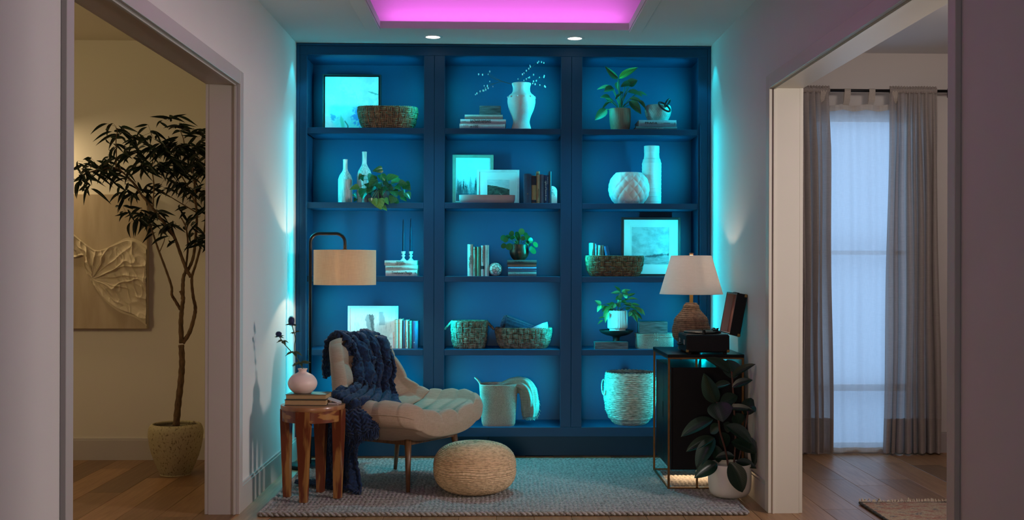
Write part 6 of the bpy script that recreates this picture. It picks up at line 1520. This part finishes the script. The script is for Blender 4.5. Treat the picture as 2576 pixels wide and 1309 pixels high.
curtain('right grey linen curtain panel, wider and nearer the right edge of the photograph', 2236, 2355, 2222, 2371, 8, 9)
sheer_m = weave_mat('white_sheer', (.84, .84, .84), (.76, .76, .76), 800, 800, transl=.72, alpha=.72, bump=.2); tab_m = weave_mat('cream_tabs', (.74, .68, .60), (.62, .56, .48), 400, 400, transl=.25)
x0, x1 = XX(2062, YR+.03), XX(2252, YR+.03); zb2 = max(ZZ(1143, 7.35, 2160), .012); zt2 = ZZ(262, YR+.03, 2160)
t = thing('sheer_curtain', 'white tab-top sheer curtain lit blue by the window, between the two grey panels', 'curtain', ((x0+x1)/2, YR+.03, zr_)); ox = t.location.x
def sg(u, v, za, zb_):
    z_ = za+(zb_-za)*v; sag = .010*math.sin(PI*((u*3.3) % 1))**1.0*max(0, 1-(za-z_)*4) if za > 2 else 0
    return (x0+(x1-x0)*u-ox, .010*math.sin(u*17+.6*math.sin(z_*3))+.004*math.sin(u*40+z_), z_-zr_-sag)
obj('cloth', M().grid(120, 80, lambda u, v: sg(u, v, zt2-.035, zb2+.03)), sheer_m, t, True)
obj('header_band', M().grid(120, 6, lambda u, v: (sg(u, v, zt2, zt2-.035)[0], sg(u, v, zt2, zt2-.035)[1]-.001, zt2-.037*v-zr_-.010*math.sin(PI*((u*3.3) % 1)))), tab_m, t, True)
obj('hem_band', M().grid(120, 4, lambda u, v: sg(u, v, zb2+.03, zb2)), tab_m, t, True)
for px in (2070, 2130, 2192, 2250):
    xc = XX(px, YR)-ox; m = M(); hw = .020
    pts = [(-.03+.012*0, -.0)]; prof = [(0, zt2-zr_-.01), (-.032, zt2-zr_+.02), (-.0425, -.005), (-.040, .008), (-.030, .0135), (-.019, .008), (-.017, -.005), (-.010, zt2-zr_+.02), (0, zt2-zr_-.01)]
    m.add([(xc+s_*hw*(1.0), y_, z_) for y_, z_ in prof for s_ in (-1, 1)], [(2*i, 2*i+1, 2*i+3, 2*i+2) for i in range(len(prof)-1)]); obj('tab', m, tab_m, t, True)
# patterned rug with fringe
yf = 5.79; xa = XX(2163, yf, 1278); xb = 3.1; ya = 4.2
t = thing('patterned_rug', 'faded red and beige patterned rug with cream fringe on the right room floor', 'rug', (xa, yf, 0))
ori = mat('oriental_pile', (.34, .26, .17), .95, bump=1, bscale=150)
nt = ori.node_tree; N = nt.nodes; L = nt.links; b = N['Principled BSDF']; tc = N.new('ShaderNodeTexCoord')
prev = None
for sc, c, lo_, hi in ((13, (.30, .13, .09), .47, .62), (17, (.09, .12, .13), .60, .68), (70, (.42, .36, .25), .48, .64), (150, (.30, .14, .10), .50, .66)):
    mp = N.new('ShaderNodeMapping'); mp.inputs['Scale'].default_value = (1, 1.3, 1); L.new(tc.outputs['Object'], mp.inputs[0]); n_ = N.new('ShaderNodeTexNoise'); n_.inputs['Scale'].default_value = sc; L.new(mp.outputs[0], n_.inputs['Vector'])
    mr = N.new('ShaderNodeMapRange'); mr.inputs[1].default_value = lo_; mr.inputs[2].default_value = hi; L.new(n_.outputs[0], mr.inputs[0]); mx = N.new('ShaderNodeMixRGB'); L.new(mr.outputs[0], mx.inputs[0])
    if prev: L.new(prev, mx.inputs[1])
    else: mx.inputs[1].default_value = (.36, .30, .19, 1)
    mx.inputs[2].default_value = (*c, 1); prev = mx.outputs[0]
L.new(prev, b.inputs['Base Color'])
obj('pile', M().grid(120, 60, lambda u, v: (u*(xb-xa), -v*(yf-ya), .010+.0012*noise.noise(Vector((u*150, v*120, 0)))+.002*math.sin(u*9+v*4))), ori, t, True)
obj('woven_backing', M().box(0, xb-xa, -(yf-ya), 0, .0006, .0085), ori, t)
bind = mat('dark_blue_binding', (.03, .045, .055), .9, col2=(.10, .09, .06), vscale=60, bump=1, bscale=80)
obj('side_binding', M().tube([(.0, -q*.02, .0085+.002*math.sin(q*2.2)) for q in range(79)], .0075, 7), bind, t, True)
obj('end_binding', M().tube([(q*.02, .0, .0085+.001*math.sin(q*1.2)) for q in range(int((xb-xa)/.02))], .0045, 6), bind, t, True)
fr_ = M(); RR = random.Random(5)
for q in range(150):
    x = (xb-xa)*q/150; l_ = RR.uniform(.018, .045); c_ = RR.uniform(-.016, .016); fr_.tube([(x, 0, .007), (x+c_*.5, l_*.5, .012+RR.uniform(0, .016)), (x+c_, l_, .004+RR.uniform(0, .012))], [.0032, .0030, .0020], 4)
obj('fringe', fr_, mat('cream_fringe', (.66, .57, .42), .9), t, kind='stuff')
